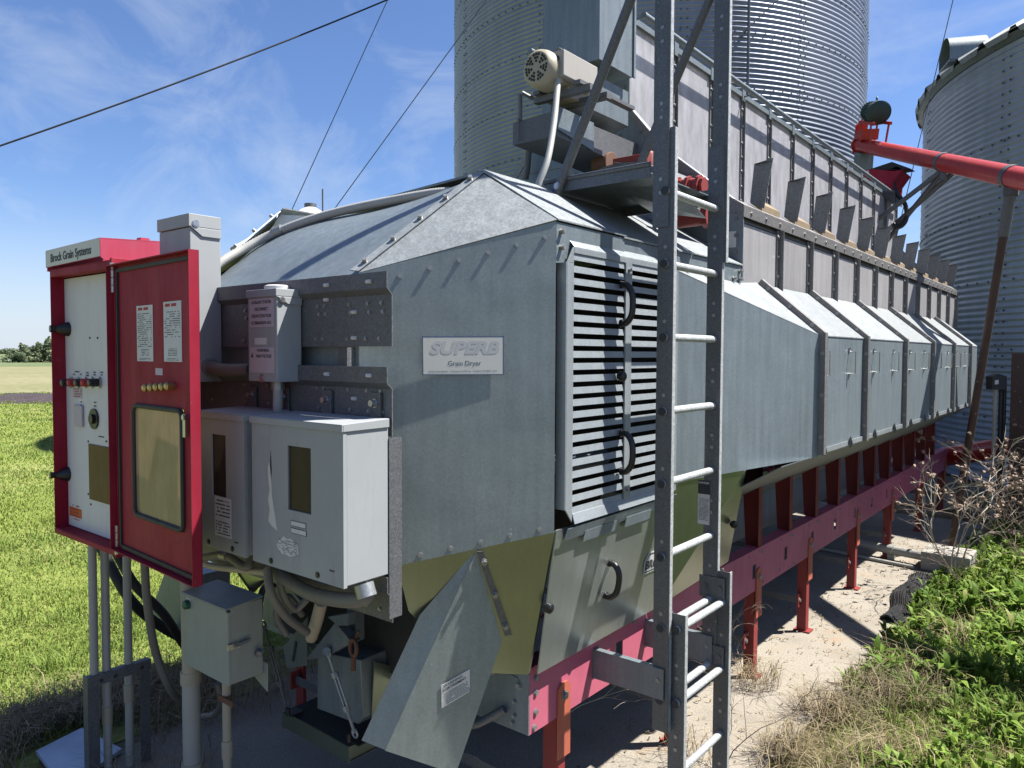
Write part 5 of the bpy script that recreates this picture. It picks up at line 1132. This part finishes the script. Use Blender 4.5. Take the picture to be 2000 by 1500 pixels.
# chute walls and slotted arms behind, in shade
m = MB(); A = [at(*p, Y=2.25) for p in ((553, 1265), (600, 1205), (600, 1300), (560, 1305))]; m.plate(A, (0,.01,0)); m.mat(1); A2_ = [at(*p, Y=2.248) for p in ((570, 1290), (576, 1252), (580, 1254), (574, 1293))]; m.plate(A2_, (0,-.002,0)); m.build('slotted_arm', [M['galv'], M['ink']], G)
m = MB(); A = [at(*p, Y=2.30) for p in ((296, 1190), (325, 1110), (362, 1130), (362, 1260), (300, 1215))]; m.plate(A, (0,.3,0)); m.build('chute_wall', M['galv'], G)
m = MB(); A = [at(*p, Y=2.19) for p in ((505, 1200), (560, 1130), (600, 1180), (540, 1220))]; m.plate(A, (0,-.02,0)); m.build('chute_flap', M['galv'], G)
m = MB(); m.plate([(-3.4, 2.2, 1.02), (-2.55, 2.2, 1.02), (-2.55, 2.2, 1.16), (-3.4, 2.2, 1.16)], (0,.006,0)); m.mat(1)
for x in (-3.0, -2.92, -2.84): m.bolt((x, 2.2, 1.07), (0,-1,0), .012, .008)
m.build('chute_rail', [M['galv'], M['steel']], G)
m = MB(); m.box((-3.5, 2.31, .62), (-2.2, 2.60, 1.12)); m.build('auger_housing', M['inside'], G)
hose('steel_conduit', [at(905, 1418, Y=2.25), at(930, 1414, Y=2.25), at(955, 1402, Y=2.28), at(985, 1385, Y=2.31)], .017, 'galv_dark', 'short dark conduit entering the front cross member by the open flap', 'conduit', fit=[.0])

# ------------------------------------------------------------------ ladder and landing
XLd = -1.460
Ld = thing('ladder', V(XLd, 3.08, 0), 'tall galvanised steel ladder standing before the louvred door', 'ladder')
def rail(name, y, xo, z0, z1, fl):
    m = MB(); m.box((XLd+xo-.036, y, z0), (XLd+xo+.036, y+.004, z1)); m.box((XLd+xo-.036, y+fl*.0045, z0), (XLd+xo-.032, y+fl*.028, z1)); m.mat(2).box((XLd+xo+.032, y+fl*.0045, z0), (XLd+xo+.036, y+fl*.028, z1))  # outer flange painted bright as if sunlit, web dark as if shaded
    m.mat(1); z = z0+.14
    while z < z1: 
        m.bolt((XLd+xo, y, z), (0,-1,0), .006, .002); m.bolt((XLd+xo, y, z+.055), (0,-1,0), .006, .002); z += .304
    return m.build(name, [M['galv_rail'], M['zinc'], M['galv_rung_lit_edge']], Ld)
rail('rail', 2.797, 0, .52, 3.02, 1); rail('rail', 3.274, 0, .62, 3.05, 1)
rail('lower_rail', 2.834, .055, 0, 1.02, 1); rail('lower_rail', 3.280, .058, 0, 1.10, 1)
rail('upper_rail', 2.790, -.022, 2.62, 4.9, 1); rail('upper_rail', 3.282, .014, 2.52, 4.9, 1)
m = MB()
def rung(z, xo, ya=2.784, yb=3.289): 
    m = MB(); m.tube([(XLd+xo, ya, z), (XLd+xo, yb, z)], .0165, 14)
    for y in (ya, yb): pass
    o = m.build('rung', M['galv_rung_lit_edge'], Ld)
    m = MB(); m.tube([(XLd+xo, ya-.003, z), (XLd+xo, ya-.0005, z)], .0175, 12); m.build('rung_end', M['ink'], o)
for z in (2.765, 2.47, 2.17, 1.865, 1.565, 1.26): rung(z, 0)
for z in (.96, .655): rung(z, 0, 2.79, 3.284)
for z in (.955, .645, .335, .03): rung(z, .057, 2.820, 3.296)
for z in (1.02, .70):
    m = MB(); m.box((XLd-.05, 3.2715, z-.05), (XLd+.075, 3.2685, z+.05)); m.mat(1)
    for q in (-.02, .05): m.bolt((XLd+q, 3.2685, z), (0,-1,0), .012, .006)
    m.build('splice_plate', [M['galv_rail'], M['galv_dark']], Ld)
for y in (2.786, 3.262):
    m = MB(); m.box((XB+.001, y, .66), (XLd+.02, y+.004, .79)); m.box((XB+.001, y+.0041, .66), (XB+.005, y+.05, .79)); m.box((XB+.005, y+.0041, .786), (XLd+.02, y+.03, .79)); m.mat(1); m.bolt((XLd-.005, y, .74), (0,-1,0), .008, .006); m.build('wall_bracket', [M['galv'], M['zinc']], Ld)
m = MB(); q0 = at(1364, 935, Y=3.273); q1 = at(1386, 1000, Y=3.273); m.box((q0.x, 3.2725, at(1375, 1024, Y=3.273).z), (q1.x, 3.2718, at(1375, 965, Y=3.273).z)); o = m.build('danger_label', M['label'], Ld)
zz = at(1375, 965, Y=3.273).z; zz2 = at(1375, 938, Y=3.273).z; m = MB(); m.box((q0.x, 3.2725, zz), (q1.x, 3.2716, zz2)); m.build('danger_header', M['ink'], o)
text_mb('DANGER', (q1.x-q0.x)*.24, ((q0.x+q1.x)/2, 3.2716, zz2-.012), (1,0,0), (0,0,1), .0008, bold=.02, sx=.95).build('lettering', M['label'], o)
lines_mb(MB(), ((q0.x+q1.x)/2, 3.2718, (zz+at(1375, 1024, Y=3.273).z)/2), (1,0,0), (0,0,1), (q1.x-q0.x)*.85, .105, 18, .9, .0006, 12).build('small_print', M['ink'], o)
L2 = thing('landing_platform', V(-1.8, 3.05, 2.84), 'galvanised landing with two raking handrail posts above the dryer roof', 'platform')
m = MB(); m.box((-2.08, 2.80, 2.848), (-1.535, 3.36, 2.853)); m.build('deck', M['galv'], L2)
m = MB(); m.box((-2.08, 2.795, 2.83), (-1.535, 2.7995, 2.885)); m.tube([(-2.08, 2.797, 2.885), (-1.535, 2.797, 2.885)], .012, 8); m.tube([(-2.11, 2.797, 2.835), (-2.075, 2.797, 2.835)], .018, 10); m.build('edge_channel', M['galv_rail'], L2)
m = MB(); m.box((-2.08, 3.3605, 2.80), (-1.535, 3.365, 2.875)); m.build('edge_channel', M['galv_rail'], L2)
m = MB(); m.plate([(-1.82, 3.0, 2.8475), (-1.535, 3.0, 2.8475), (-1.535, 3.34, 2.74), (-1.82, 3.34, 2.80)], (0,.004,0)); m.build('under_plate', M['galv'], L2)
m = MB()
for (pa, pb, yq) in (((1090, 372), (1240, -22), 2.78), ((1243, 340), (1398, -30), 3.30)):
    a, b = at(*pa, Y=yq), at(*pb, Y=yq); m = MB(); m.tube([a+(b-a)*-.02, b+(b-a)*.25], .021, 12); m.mat(1).bolt(a+(b-a)*.02+V(0,-.021,0), (0,-1,0), .012, .008); m.build('brace_tube', [M['galv_dark'], M['steel']], L2)

# ------------------------------------------------------------------ drive, spout and motor on the hopper end
ysp = 3.55
Sp = thing('grain_spout', V(-2.7, ysp, 4.0), 'big square galvanised downspout entering the hopper from above', 'spout'); m = MB()
a, b = at(1062, 60, Y=ysp), at(1171, 60, Y=ysp); zb = at(1110, 132, Y=ysp).z
m.box((a.x, ysp, zb), (b.x, ysp+.36, zb+1.6)); m.box((b.x-.002, ysp+.36, zb-.0), (b.x+.01, ysp+.38, zb+1.6)); m.mat(1).bolt((b.x, ysp+.25, zb+.28), (1,0,0), .014, .012); m.build('duct', [M['galv'], M['steel']], Sp)
yt0 = 3.22
T = thing('drive_trough', V(-2.7, 3.6, 3.5), 'galvanised conveyor trough with shade painted in, jutting from the hopper end under the motor', 'conveyor trough')
q = lambda px, py: at(px, py, Y=yt0)
x_l, x_r, z_t, z_m = q(1003, 0).x, q(1088, 0).x, q(1003, 236).z, q(1003, 276).z
m = MB(); zt_, zb_ = z_t-.01, z_m-.02
m.plate([(x_l, yt0, zt_), (x_r, yt0, zt_+.01), (x_r, yt0, zb_), (x_l, yt0, zb_)], (0,.006,0)); m.plate([(x_r, yt0+.0061, zt_+.01), (x_r, YC, zt_+.02), (x_r, YC, zb_-.02), (x_r, yt0+.0061, zb_)], (-.006,0,0)); m.plate([(x_l, yt0+.0061, zt_), (x_l, YC, zt_), (x_l, YC, zb_-.02), (x_l, yt0+.0061, zb_)], (.006,0,0)); m.plate([(x_l+.0061, yt0+.0061, zb_), (x_r-.0061, yt0+.0061, zb_), (x_r-.0061, YC, zb_-.02), (x_l+.0061, YC, zb_-.02)], (0,0,.006)); m.plate([(x_l+.0061, yt0+.0061, zt_-.002), (x_r-.0061, yt0+.0061, zt_), (x_r-.0061, YC, zt_+.01), (x_l+.0061, YC, zt_)], (0,0,-.006))
m.build('trough', M['galv_dark'], T)  # darker sheet paints in the shade on the trough
m = MB(); xg = x_r+.012; m.plate([at(1089, 206, X=xg), at(1160, 240, X=xg), at(1160, 295, X=xg), at(1090, 252, X=xg)], (-.006,0,0)); m.plate([(x_l+.05, 3.45, zt_+.02), (x_r, 3.45, zt_+.10), (x_r, 3.45, zt_+.30), (x_l+.15, 3.45, zt_+.30)], (0,.5,0)); m.build('drive_guard', M['galv'], T)
m = MB()
for px in (1012, 1080): a = at(px, 275, Y=yt0-.02); m = MB(); m.tube([a, V(a.x, a.y, at(px, 232, Y=yt0-.02).z)], .006, 6); m.build('guard_rod', M['galv_dark'], T)
m = MB()
m.tube([at(1016, 235, Y=yt0), at(1016, 184, Y=yt0), at(1020, 181, Y=yt0), at(1042, 193, Y=yt0+.05)], .011, 8); m.build('adjusting_rod', M['galv_dark'], T)
m = MB(); a = at(1040, 197, Y=yt0+.02); 
for dy in (.0, .16): m.box((a.x, yt0+dy+.03, a.z-.012), (a.x+.36, yt0+dy+.07, a.z+.02))
for dx in (.02, .28): m.box((a.x+dx, yt0+.0, a.z+.0205), (a.x+dx+.04, yt0+.55, a.z+.04))
m.build('motor_rail', M['galv_dark'], T)
Mo = thing('electric_motor', V(-2.7, 3.4, 3.8), 'cream fan cooled electric motor above the conveyor trough', 'motor')
mc = at(1050, 132, Y=3.14); rr = (at(1050, 93, Y=3.14).z-at(1050, 170, Y=3.14).z)/2*.98
m = MB(); yv = V(0,1,0); m.tube([mc+yv*-.012, mc, mc+yv*.03, mc+yv*.11, mc+yv*.115], [rr*.80, rr*.93, rr, rr, rr*.95], 32); m.build('fan_cowl', M['motor'], Mo)
m = MB(); m.tube([mc+yv*.1155, mc+yv*.42], rr*.86, 24); m.box((mc.x-rr*.8, mc.y+.16, mc.z-rr*1.18), (mc.x+rr*.8, mc.y+.40, mc.z-rr*.7)); m.build('frame', M['motor'], Mo)
m = MB(); yf = mc.y-.0125
for k in range(7):
    a0_ = math.radians(90+360/7*k)
    for ri, rad in enumerate((.32, .49, .66)):
        for s in ((0,), (-.16, .16), (-.26, 0, .26))[ri]:
            c_ = V(mc.x+rr*rad*math.cos(a0_+s*.95), yf, mc.z+rr*rad*math.sin(a0_+s*.95)); m.tube([c_, c_+V(0,-.0015,0)], rr*.075, 7)
m.build('fan_grille', M['inside'], Mo)
m = MB(); ta = at(1080, 125, Y=3.2); xr_ = at(1101, 125, Y=3.2).x; zt_m, zb_m = at(1101, 95, Y=3.2).z, at(1101, 146, Y=3.2).z
m.box((ta.x, 3.2, zb_m), (xr_, 3.52, zt_m)); m.build('terminal_box', M['motor_gray'], Mo, .004)
m = MB(); m.tube([((ta.x+xr_)/2-.01, 3.1995, zb_m+(zt_m-zb_m)*.68), ((ta.x+xr_)/2-.01, 3.196, zb_m+(zt_m-zb_m)*.68)], .018, 12); m.build('knockout', M['ink'], Mo)
m = MB(); p = mc+V(.02, .16, rr*.86); m.tube([p+V(0, .0, 0)+V(.025*math.sin(a), 0, .03+.025*math.cos(a)) for a in [2*math.pi*k/12 for k in range(13)]], .007, 6, False); m.build('lifting_eye', M['galv_dark'], Mo)
hose('flexible_conduit', [at(1098, 146, Y=3.24), at(1091, 152, Y=3.22), at(1088, 180, Y=3.18), at(1082, 240, Y=3.1), at(1070, 310, Y=3.0), at(1052, 358, Y=2.95), at(1046, 375, Y=2.95)], .016, 'flex', 'pale conduit hanging from the cream motor to the roof', fit=[.02])
hose('flexible_conduit', [at(1032, 296, Y=4.0), at(1030, 325, Y=4.0), at(1026, 350, Y=4.0)], .022, 'flex_dark', 'short dark pipe on the hopper end below the trough')
# red gas train between roof and hopper
Gt = thing('gas_valve_train', V(-2.0, 3.6, 2.95), 'red gas valves and piping above the roof behind the landing', 'valve')
yg = 3.75; m = MB(); p = at(1182, 325, Y=yg); m.tube([p+V(-.05,0,0), p+V(.05,0,0)], .075, 20); m.build('regulator', M['rust'], Gt, .004)
m = MB(); p = at(1207, 335, Y=yg); m.box((p.x, yg-.06, p.z-.05), (p.x+.22, yg+.06, p.z+.06)); m.tube([p+V(-.12,0,-.03), p+V(.30,0,-.05)], .035, 14)
p = at(1266, 325, Y=yg); m.tube([p+V(0,0,-.06), p+V(0,0,.06), p+V(0,0,.08)], [.04, .04, .03], 14); m.box((p.x+.05, yg-.04, p.z-.06), (p.x+.1, yg+.04, p.z+.01)); m.build('valve_body', M['leg'], Gt, .004)
m = MB(); a, b = at(1322, 367, Y=yg-.2), at(1378, 362, Y=yg-.2); d = (b-a)
for k in range(8): m.tube([a+d*(k/8), a+d*((k+.8)/8)], .042 if k % 3 else .055, 8)
m.build('gas_pipe', M['leg'], Gt); m = MB(); a, b = at(1316, 432, Y=yg-.3), at(1375, 424, Y=yg-.3); m.tube([a, b], .04, 10); m.tube([b, b+(b-a)*.2], .055, 8); m.build('gas_pipe', M['leg'], Gt)
m = MB(); m.tube(smooth_path([at(1186, 340, Y=yg-.1), at(1180, 352, Y=yg-.1), at(1195, 352, Y=yg-.1), at(1215, 342, Y=yg-.1)], 6), .009, 6); m.tube(smooth_path([at(1200, 318, Y=yg-.05), at(1230, 322, Y=yg-.05), at(1280, 340, Y=yg-.05)], 6), .011, 6); m.tube(smooth_path([at(1245, 402, Y=yg), at(1260, 412, Y=yg), at(1290, 404, Y=yg)], 6), .01, 6); m.build('tubing', M['flex'], Gt)
m = MB(); c_ = V(-2.2, 3.99, 2.84); m.smooth = True
pr = [c_+V(.42*math.cos(a), 0, .34*math.sin(a)) for a in [math.pi*k/14 for k in range(15)]]
m.add([tuple(p) for p in pr]+[tuple(p+V(0,-.35,-.02)) for p in pr], [(i, i+1, 15+i+1, 15+i) for i in range(14)]); m.smooth = False; m.add([tuple(p+V(0,-.35,-.02)) for p in pr], [tuple(range(15))]); m.build('duct_shroud', M['galv_dark'], Gt)
# ------------------------------------------------------------------ red auger, its motor and props at the far end
pa, pb = atd(1680, 283, 11.9), atd(2010, 352, 7.0)
au = (pb-pa).normalized(); ra = .105; pe = pa+au*8.6
A = thing('auger_conveyor', V(pa.x, pa.y, 0), 'bright red auger tube slanting up to the dryer hopper at right', 'auger')
sd = au.cross(V(0,0,1)).normalized(); upv = sd.cross(au)
m = MB(); m.tube([pa, pe], ra, 28); m.tube([pa-au*.03, pa], ra*1.25, 24); m.mat(1)
for k in range(6): 
    q = math.pi*2*k/6; m.bolt(pa-au*.02+(sd*math.cos(q)+upv*math.sin(q))*ra*1.15, -au, .012, .012)
m.build('tube', [M['auger_red'], M['zinc']], A)
for px in (1843, 1976):
    d_ = min((abs((CAM+0*au-CAM).length), 0), (0, 0)); best = min((k*.01 for k in range(0, 860)), key=lambda s: abs((lambda v: CX+F*v.x/-v.z)(RW.transposed() @ (pa+au*s-CAM))-px)); p = pa+au*best
    m = MB(); m.tube([p-au*.04, p+au*.04], ra*1.07, 28); m.box((p.x-.03, p.y-.03, p.z-ra-.10), (p.x+.03, p.y+.03, p.z-ra-.0)); m.build('clamp', M['galv_rail'], A)
    if px == 1976: pole_top = p-V(0,0,ra+.02)
    else: strut_top = p-V(0,0,ra)
mo = pa+au*.55+upv*.50
m = MB(); m.tube([mo-au*.27, mo+au*.06], .135, 24); 
for k in range(24): q = 2*math.pi*k/24; e = sd*math.cos(q)+upv*math.sin(q); m.plate([mo-au*.26+e*.134, mo-au*.02+e*.134, mo-au*.02+e*.152, mo-au*.26+e*.152], e.cross(au)*.006)
m.tube([mo+au*.0601, mo+au*.20, mo+au*.225], [.165, .165, .12], 28); m.box((mo.x-.06, mo.y-.1, mo.z-.17), (mo.x+.1, mo.y+.1, mo.z-.10)); m.build('motor', M['motor_green'], A)
m = MB(); p = mo+upv*.15; m.tube([p+au*(.03*math.cos(a))+upv*(.03+.03*math.sin(a)) for a in [2*math.pi*k/12 for k in range(13)]], .008, 6, False); m.build('lifting_eye', M['galv_dark'], A)
m = MB()
for s in (-1, 1):
    for k in (.30, .82): m.plate([pa+au*k+sd*s*.10+upv*.06, pa+au*(k+.06)+sd*s*.10+upv*.06, pa+au*(k+.04)+sd*s*.12+upv*.36, pa+au*(k-.02)+sd*s*.12+upv*.36], sd*s*.012)
    m.plate([pa+au*.22+sd*s*.13+upv*.33, pa+au*.95+sd*s*.13+upv*.33, pa+au*.95+sd*s*.13+upv*.375, pa+au*.22+sd*s*.13+upv*.375], sd*s*-.03)
m.plate([pa+au*.05+sd*.12+upv*.10, pa+au*.45+sd*.12+upv*.10, pa+au*.45+sd*.12+upv*.26, pa+au*.05+sd*.12+upv*.20], sd*-.24); m.plate([pa-au*.05+sd*.09-upv*.14, pa-au*.05+sd*.09+upv*.30, pa-au*.05-sd*.09+upv*.42, pa-au*.05-sd*.09-upv*.14], au*.03); m.build('motor_mount', M['auger_red'], A)
m = MB(); m.tube(smooth_path([pa-au*.06+upv*.38, pa-au*.10+upv*.15, pa-au*.08-upv*.10, pa-au*.02-upv*.16], 6), .015, 8); m.build('belt_guard_rim', M['cable'], A)
m = MB(); s0 = pa+au*.10; m.plate([s0-sd*.10-upv*.10, s0+au*.30-sd*.10-upv*.10, s0+au*.22-sd*.10-V(0,0,.40), s0-au*.10-sd*.10-V(0,0,.42)], sd*.20); m.build('discharge_boot', M['galv'], A)
# dark red receiving hood on the hopper end
Hd = thing('receiving_hood', V(-2.7, 10.6, 4.1), 'dark red receiving hood under the auger end on the hopper', 'hood')
yh = 10.35; q = lambda px, py: at(px, py, Y=yh)
m = MB(); m.plate([q(1670, 338), q(1742, 320), q(1762, 331), q(1745, 355), q(1744, 372), q(1735, 366), q(1700, 352), q(1668, 350)], (0,.5,0)); m.build('shell', M['red'], Hd)
m = MB(); m.plate([q(1742, 316), q(1778, 329), q(1745, 334), q(1700, 330)], (0,.3,.02)); m.build('flap', M['inside'], Hd)
m = MB(); m.plate([q(1675, 338), q(1697, 333), q(1697, 338), q(1676, 343)], (0,-.003,0)); m.build('pale_label', M['label'], Hd)
m = MB(); m.plate([q(1688, 352), q(1712, 352), q(1748, 372), q(1748, 396), q(1700, 372)], (0,.4,0)); m.build('inlet_box', M['galv_dark'], Hd)
def strut(name, a, b, r, mat, label, cat, group=None): m = MB(); m.tube([a, b], r, 10); o = m.build(name, M[mat]); setp(o, label, cat, group); return o
strut('auger_strut', strut_top+V(-.03,0,0), at(1700, 440, Y=10.2), .03, 'galv_dark', 'dark brace from the auger clamp down to the hopper side', 'brace')
strut('auger_strut', strut_top+V(.0,0,0), at(1728, 475, Y=10.6), .03, 'galv_dark', 'dark brace from the auger clamp to the rear of the dryer, steepest of three', 'brace')
strut('auger_strut', strut_top+V(.18,0,.04), at(1732, 452, Y=10.5), .03, 'galv_dark', 'dark brace from the auger to the dryer end crossing the steepest brace', 'brace')
hose('power_lead', [at(1744, 358, Y=10.4), at(1752, 378, Y=10.4), at(1768, 400, Y=10.4), at(1770, 428, Y=10.4), at(1758, 443, Y=10.4), at(1745, 438, Y=10.4)], .026, 'cable', 'black power lead looping behind the hopper end', 'cable')
pbz = at(1858, 1062, Z=0.05)
Po = thing('prop_pole', V(pbz.x, pbz.y, 0), 'rusty brown prop pole leaning up to the red auger', 'pole')
m = MB(); m.tube([V(pbz.x, pbz.y, -.02), pole_top], .040, 14); m.build('shaft', M['brown'], Po)
m = MB(); dv = (pole_top-pbz).normalized(); m.tube([pole_top-dv*.45, pole_top-dv*.02], .052, 14); m.box((pole_top.x-.06, pole_top.y-.06, pole_top.z-.06), (pole_top.x+.06, pole_top.y+.06, pole_top.z+.015)); m.build('clevis', M['galv_dark'], Po)
# lower red auger lying behind the weeds
la, lb_ = atd(1840, 893, 10.4), atd(2080, 855, 8.6)
m = MB(); m.tube([la, lb_+(lb_-la)*.8], .13, 20); o = m.build('red_tube', M['auger_red']); setp(o, 'fat red tube lying low behind the dry weeds at right', 'auger tube')
# box and pipes on the bin wall
pw_ = at(1952, 747, Y=10.4); W = thing('meter_box', V(pw_.x, pw_.y, .8), 'dark meter box on pipes before the bin wall at right edge', 'electrical box')
dpt_ = (RW.transposed() @ (pw_-CAM)).z*-1
ad_ = lambda px, py, e=0: atd(px, py, dpt_+e)
m = MB(); a, b, c, d = ad_(1938, 735), ad_(1967, 735), ad_(1967, 761), ad_(1938, 761); ap = ad_(1952, 730)
m.plate([a, ap, b, c, d], FW*.12); m.build('box', M['cable'], W, .004)
m = MB(); m.plate([ad_(1943, 743, -.002), ad_(1950, 742, -.002), ad_(1950, 750, -.002), ad_(1943, 751, -.002)], -FW*.003); m.build('dial', M['label'], W)
m = MB(); 
for px, mt in ((1944, 0), (1955, 1), (1962, 1)): m.mat(mt).tube([ad_(px, 760, .05), V(ad_(px, 760, .05).x, ad_(px, 760, .05).y, 0)], .022, 8)
m.build('pipes', [M['pvc'], M['cable']], W)
p = ad_(1990, 800); m = MB(); m.box((p.x-.08, p.y-.08, -.05), (p.x+.08, p.y+.08, at(1990, 690, Y=p.y).z)); o = m.build('wooden_post', M['brown']); setp(o, 'dark wooden post before the bin at the right edge', 'post')
# concrete block with pipes, rubber drain sheet
bk = at(1797, 1113, Z=0); K2 = thing('concrete_block', V(bk.x+.17, bk.y+.1, 0), 'grey concrete block at the pad edge taking a PVC pipe', 'block')
m = MB(); m.box((bk.x, bk.y, 0), (bk.x+.42, bk.y+.42, .185)); m.build('block', M['block'], K2, .012)
P1 = thing('drain_pipe', V(bk.x-.4, bk.y+.15, .09), 'pale PVC pipe running from under the dryer into the concrete block', 'pipe')
m = MB(); m.tube([(bk.x+.02, bk.y+.16, .10), (bk.x-.75, bk.y+.32, .10)], .045, 16); m.build('pipe', M['pvc'], P1)
m = MB(); m.tube([(bk.x-.28, bk.y+.223, .10), (bk.x-.34, bk.y+.235, .10)], .054, 16); m.box((bk.x-.34, bk.y+.20, .001), (bk.x-.28, bk.y+.26, .06)); m.build('collar', M['pvc'], P1)
m = MB(); m.tube([(bk.x-.05, bk.y-.02, .02), (bk.x-1.2, bk.y+.16, .02)], .018, 10); o = m.build('thin_pipe', M['pvc']); setp(o, 'thin pale pipe lying on the pad beside the PVC drain pipe', 'pipe')
m = MB(); m.smooth = True; NX, NY = 40, 30; vs = []
mq = [at(1718, 1208, Z=0), at(1752, 1222, Z=0), at(1822, 1130, Z=0), at(1772, 1125, Z=0)]
for j in range(NY+1):
    for i in range(NX+1):
        u, v = i/NX, j/NY; p = mq[0].lerp(mq[1], u).lerp(mq[3].lerp(mq[2], u), v); p = p+V(.03*math.sin(9*v), 0, .010+.045*math.sin(math.pi*min(1, u*1.05))+.008*math.sin(u*math.pi*22)); vs.append(p)
m.add(vs, [(j*(NX+1)+i, j*(NX+1)+i+1, (j+1)*(NX+1)+i+1, (j+1)*(NX+1)+i) for j in range(NY) for i in range(NX)])
o = m.build('drain_mat', M['mat']); setp(o, 'black ribbed drain mat lying on the pad edge', 'drain mat'); so = o.modifiers.new('thick', 'SOLIDIFY'); so.thickness = .012; so.offset = -1
for k, (y, w, lab) in enumerate(((11.0, .14, 'weathered plank lying across the pad beyond the dryer, nearest of two'), (11.5, .3, 'weathered plank lying across the pad beyond the dryer, farther of two'))):
    m = MB(); m.box((-2.6, y, .002), (-1.0, y+w, .045)); o = m.build('plank', M['wood']); setp(o, lab, 'plank', 'planks beyond the dryer')

# ------------------------------------------------------------------ dry weeds
def dry_weed(name, base, label, h, n, spread, seed, mat='stalk', lean=(0,0), r0=.006, heads=False, droop=.3):
    r = random.Random(seed); W = thing(name, base, label, 'dry weed'); stems = MB(); hd = MB()
    def branch(p, d, L, rad, lev):
        pts = [p]; q = p; dd = d.normalized()
        for k in range(6):
            dd = (dd+V(r.gauss(0, .16), r.gauss(0, .16), r.gauss(0, .10)-droop*.05*lev)).normalized(); q = q+dd*L/6; pts.append(q)
            if lev < 3 and r.random() < (.85 if lev < 2 else .5) and k > 0:
                e = (dd+V(r.gauss(0, .65), r.gauss(0, .65), r.uniform(0, .5))).normalized(); branch(q, e, L*r.uniform(.35, .6), rad*.6, lev+1)
        stems.tube(pts, [rad*(1-.13*i) for i in range(7)], 5, False)
        if heads and lev >= 1 and r.random() < .22:
            for s in range(3): hd.tube([q+V(r.gauss(0, .010), r.gauss(0, .010), r.gauss(0, .010)), q+V(r.gauss(0, .012), r.gauss(0, .012), .015)], .012, 5)
    for i in range(n):
        a = r.uniform(0, 6.283); branch(base+V(r.gauss(0, .02), r.gauss(0, .02), 0), V(math.cos(a)*spread+lean[0], math.sin(a)*spread+lean[1], 1), h*r.uniform(.7, 1.1), r0, 0)
    stems.build('stems', M[mat], W)
    if hd.v: hd.build('seed_heads', M['stalk_red'], W)['kind'] = 'stuff'
    return W
w1 = at(1862, 1128, Z=0); w1 = V(w1.x, w1.y, max(0, bank_h(w1.x, w1.y)))
dry_weed('dry_weed', w1, 'big bleached dry weed with pale bare branches by the concrete block', 1.10, 4, .5, 5, 'stalk', (.1,.0), .009, True)
w2 = V(-.62, 8.4, .2); dry_weed('dry_weed', w2, 'brown dry weed thicket right of the prop pole', 1.0, 5, .6, 11, 'stalk_red', (0,0), .0045, True)
w5 = V(-.2, 9.3, .15); dry_weed('dry_weed', w5, 'tall thin dry weed against the bin at the right edge', 1.3, 4, .4, 17, 'stalk', (0,0), .0045, True)
w6 = V(-.85, 9.6, .1); dry_weed('dry_weed', w6, 'dry weed before the low red tube behind the prop pole', 1.0, 4, .5, 23, 'stalk_red', (0,0), .004, True)
w3 = at(1408, 1500, Z=0); dry_weed('dry_weed', V(w3.x, w3.y, 0), 'thin wiry dry weed growing up beside the ladder foot', .62, 2, .28, 31, 'stalk_red', (.05,.1), .0035, False, 1.2)
w4 = at(1450, 1330, Z=0); dry_weed('dry_weed', V(w4.x, w4.y, 0), 'wispy pale dry weed before the red leg right of the ladder', .50, 2, .18, 41, 'stalk', (.0,.0), .003, False)
w7 = at(1085, 1530, Z=.0); dry_weed('dry_weed', V(w7.x, w7.y, 0), 'single tall curved dry stalk before the nearest red leg', .95, 1, .10, 8, 'stalk', (-.12,.0), .0035, False)
w8 = V(-1.02, 7.2, .22); dry_weed('dry_weed', w8, 'low brown dry weed among the green weeds near the drain mat', .5, 4, .8, 53, 'stalk_red', (0,0), .0035, False)
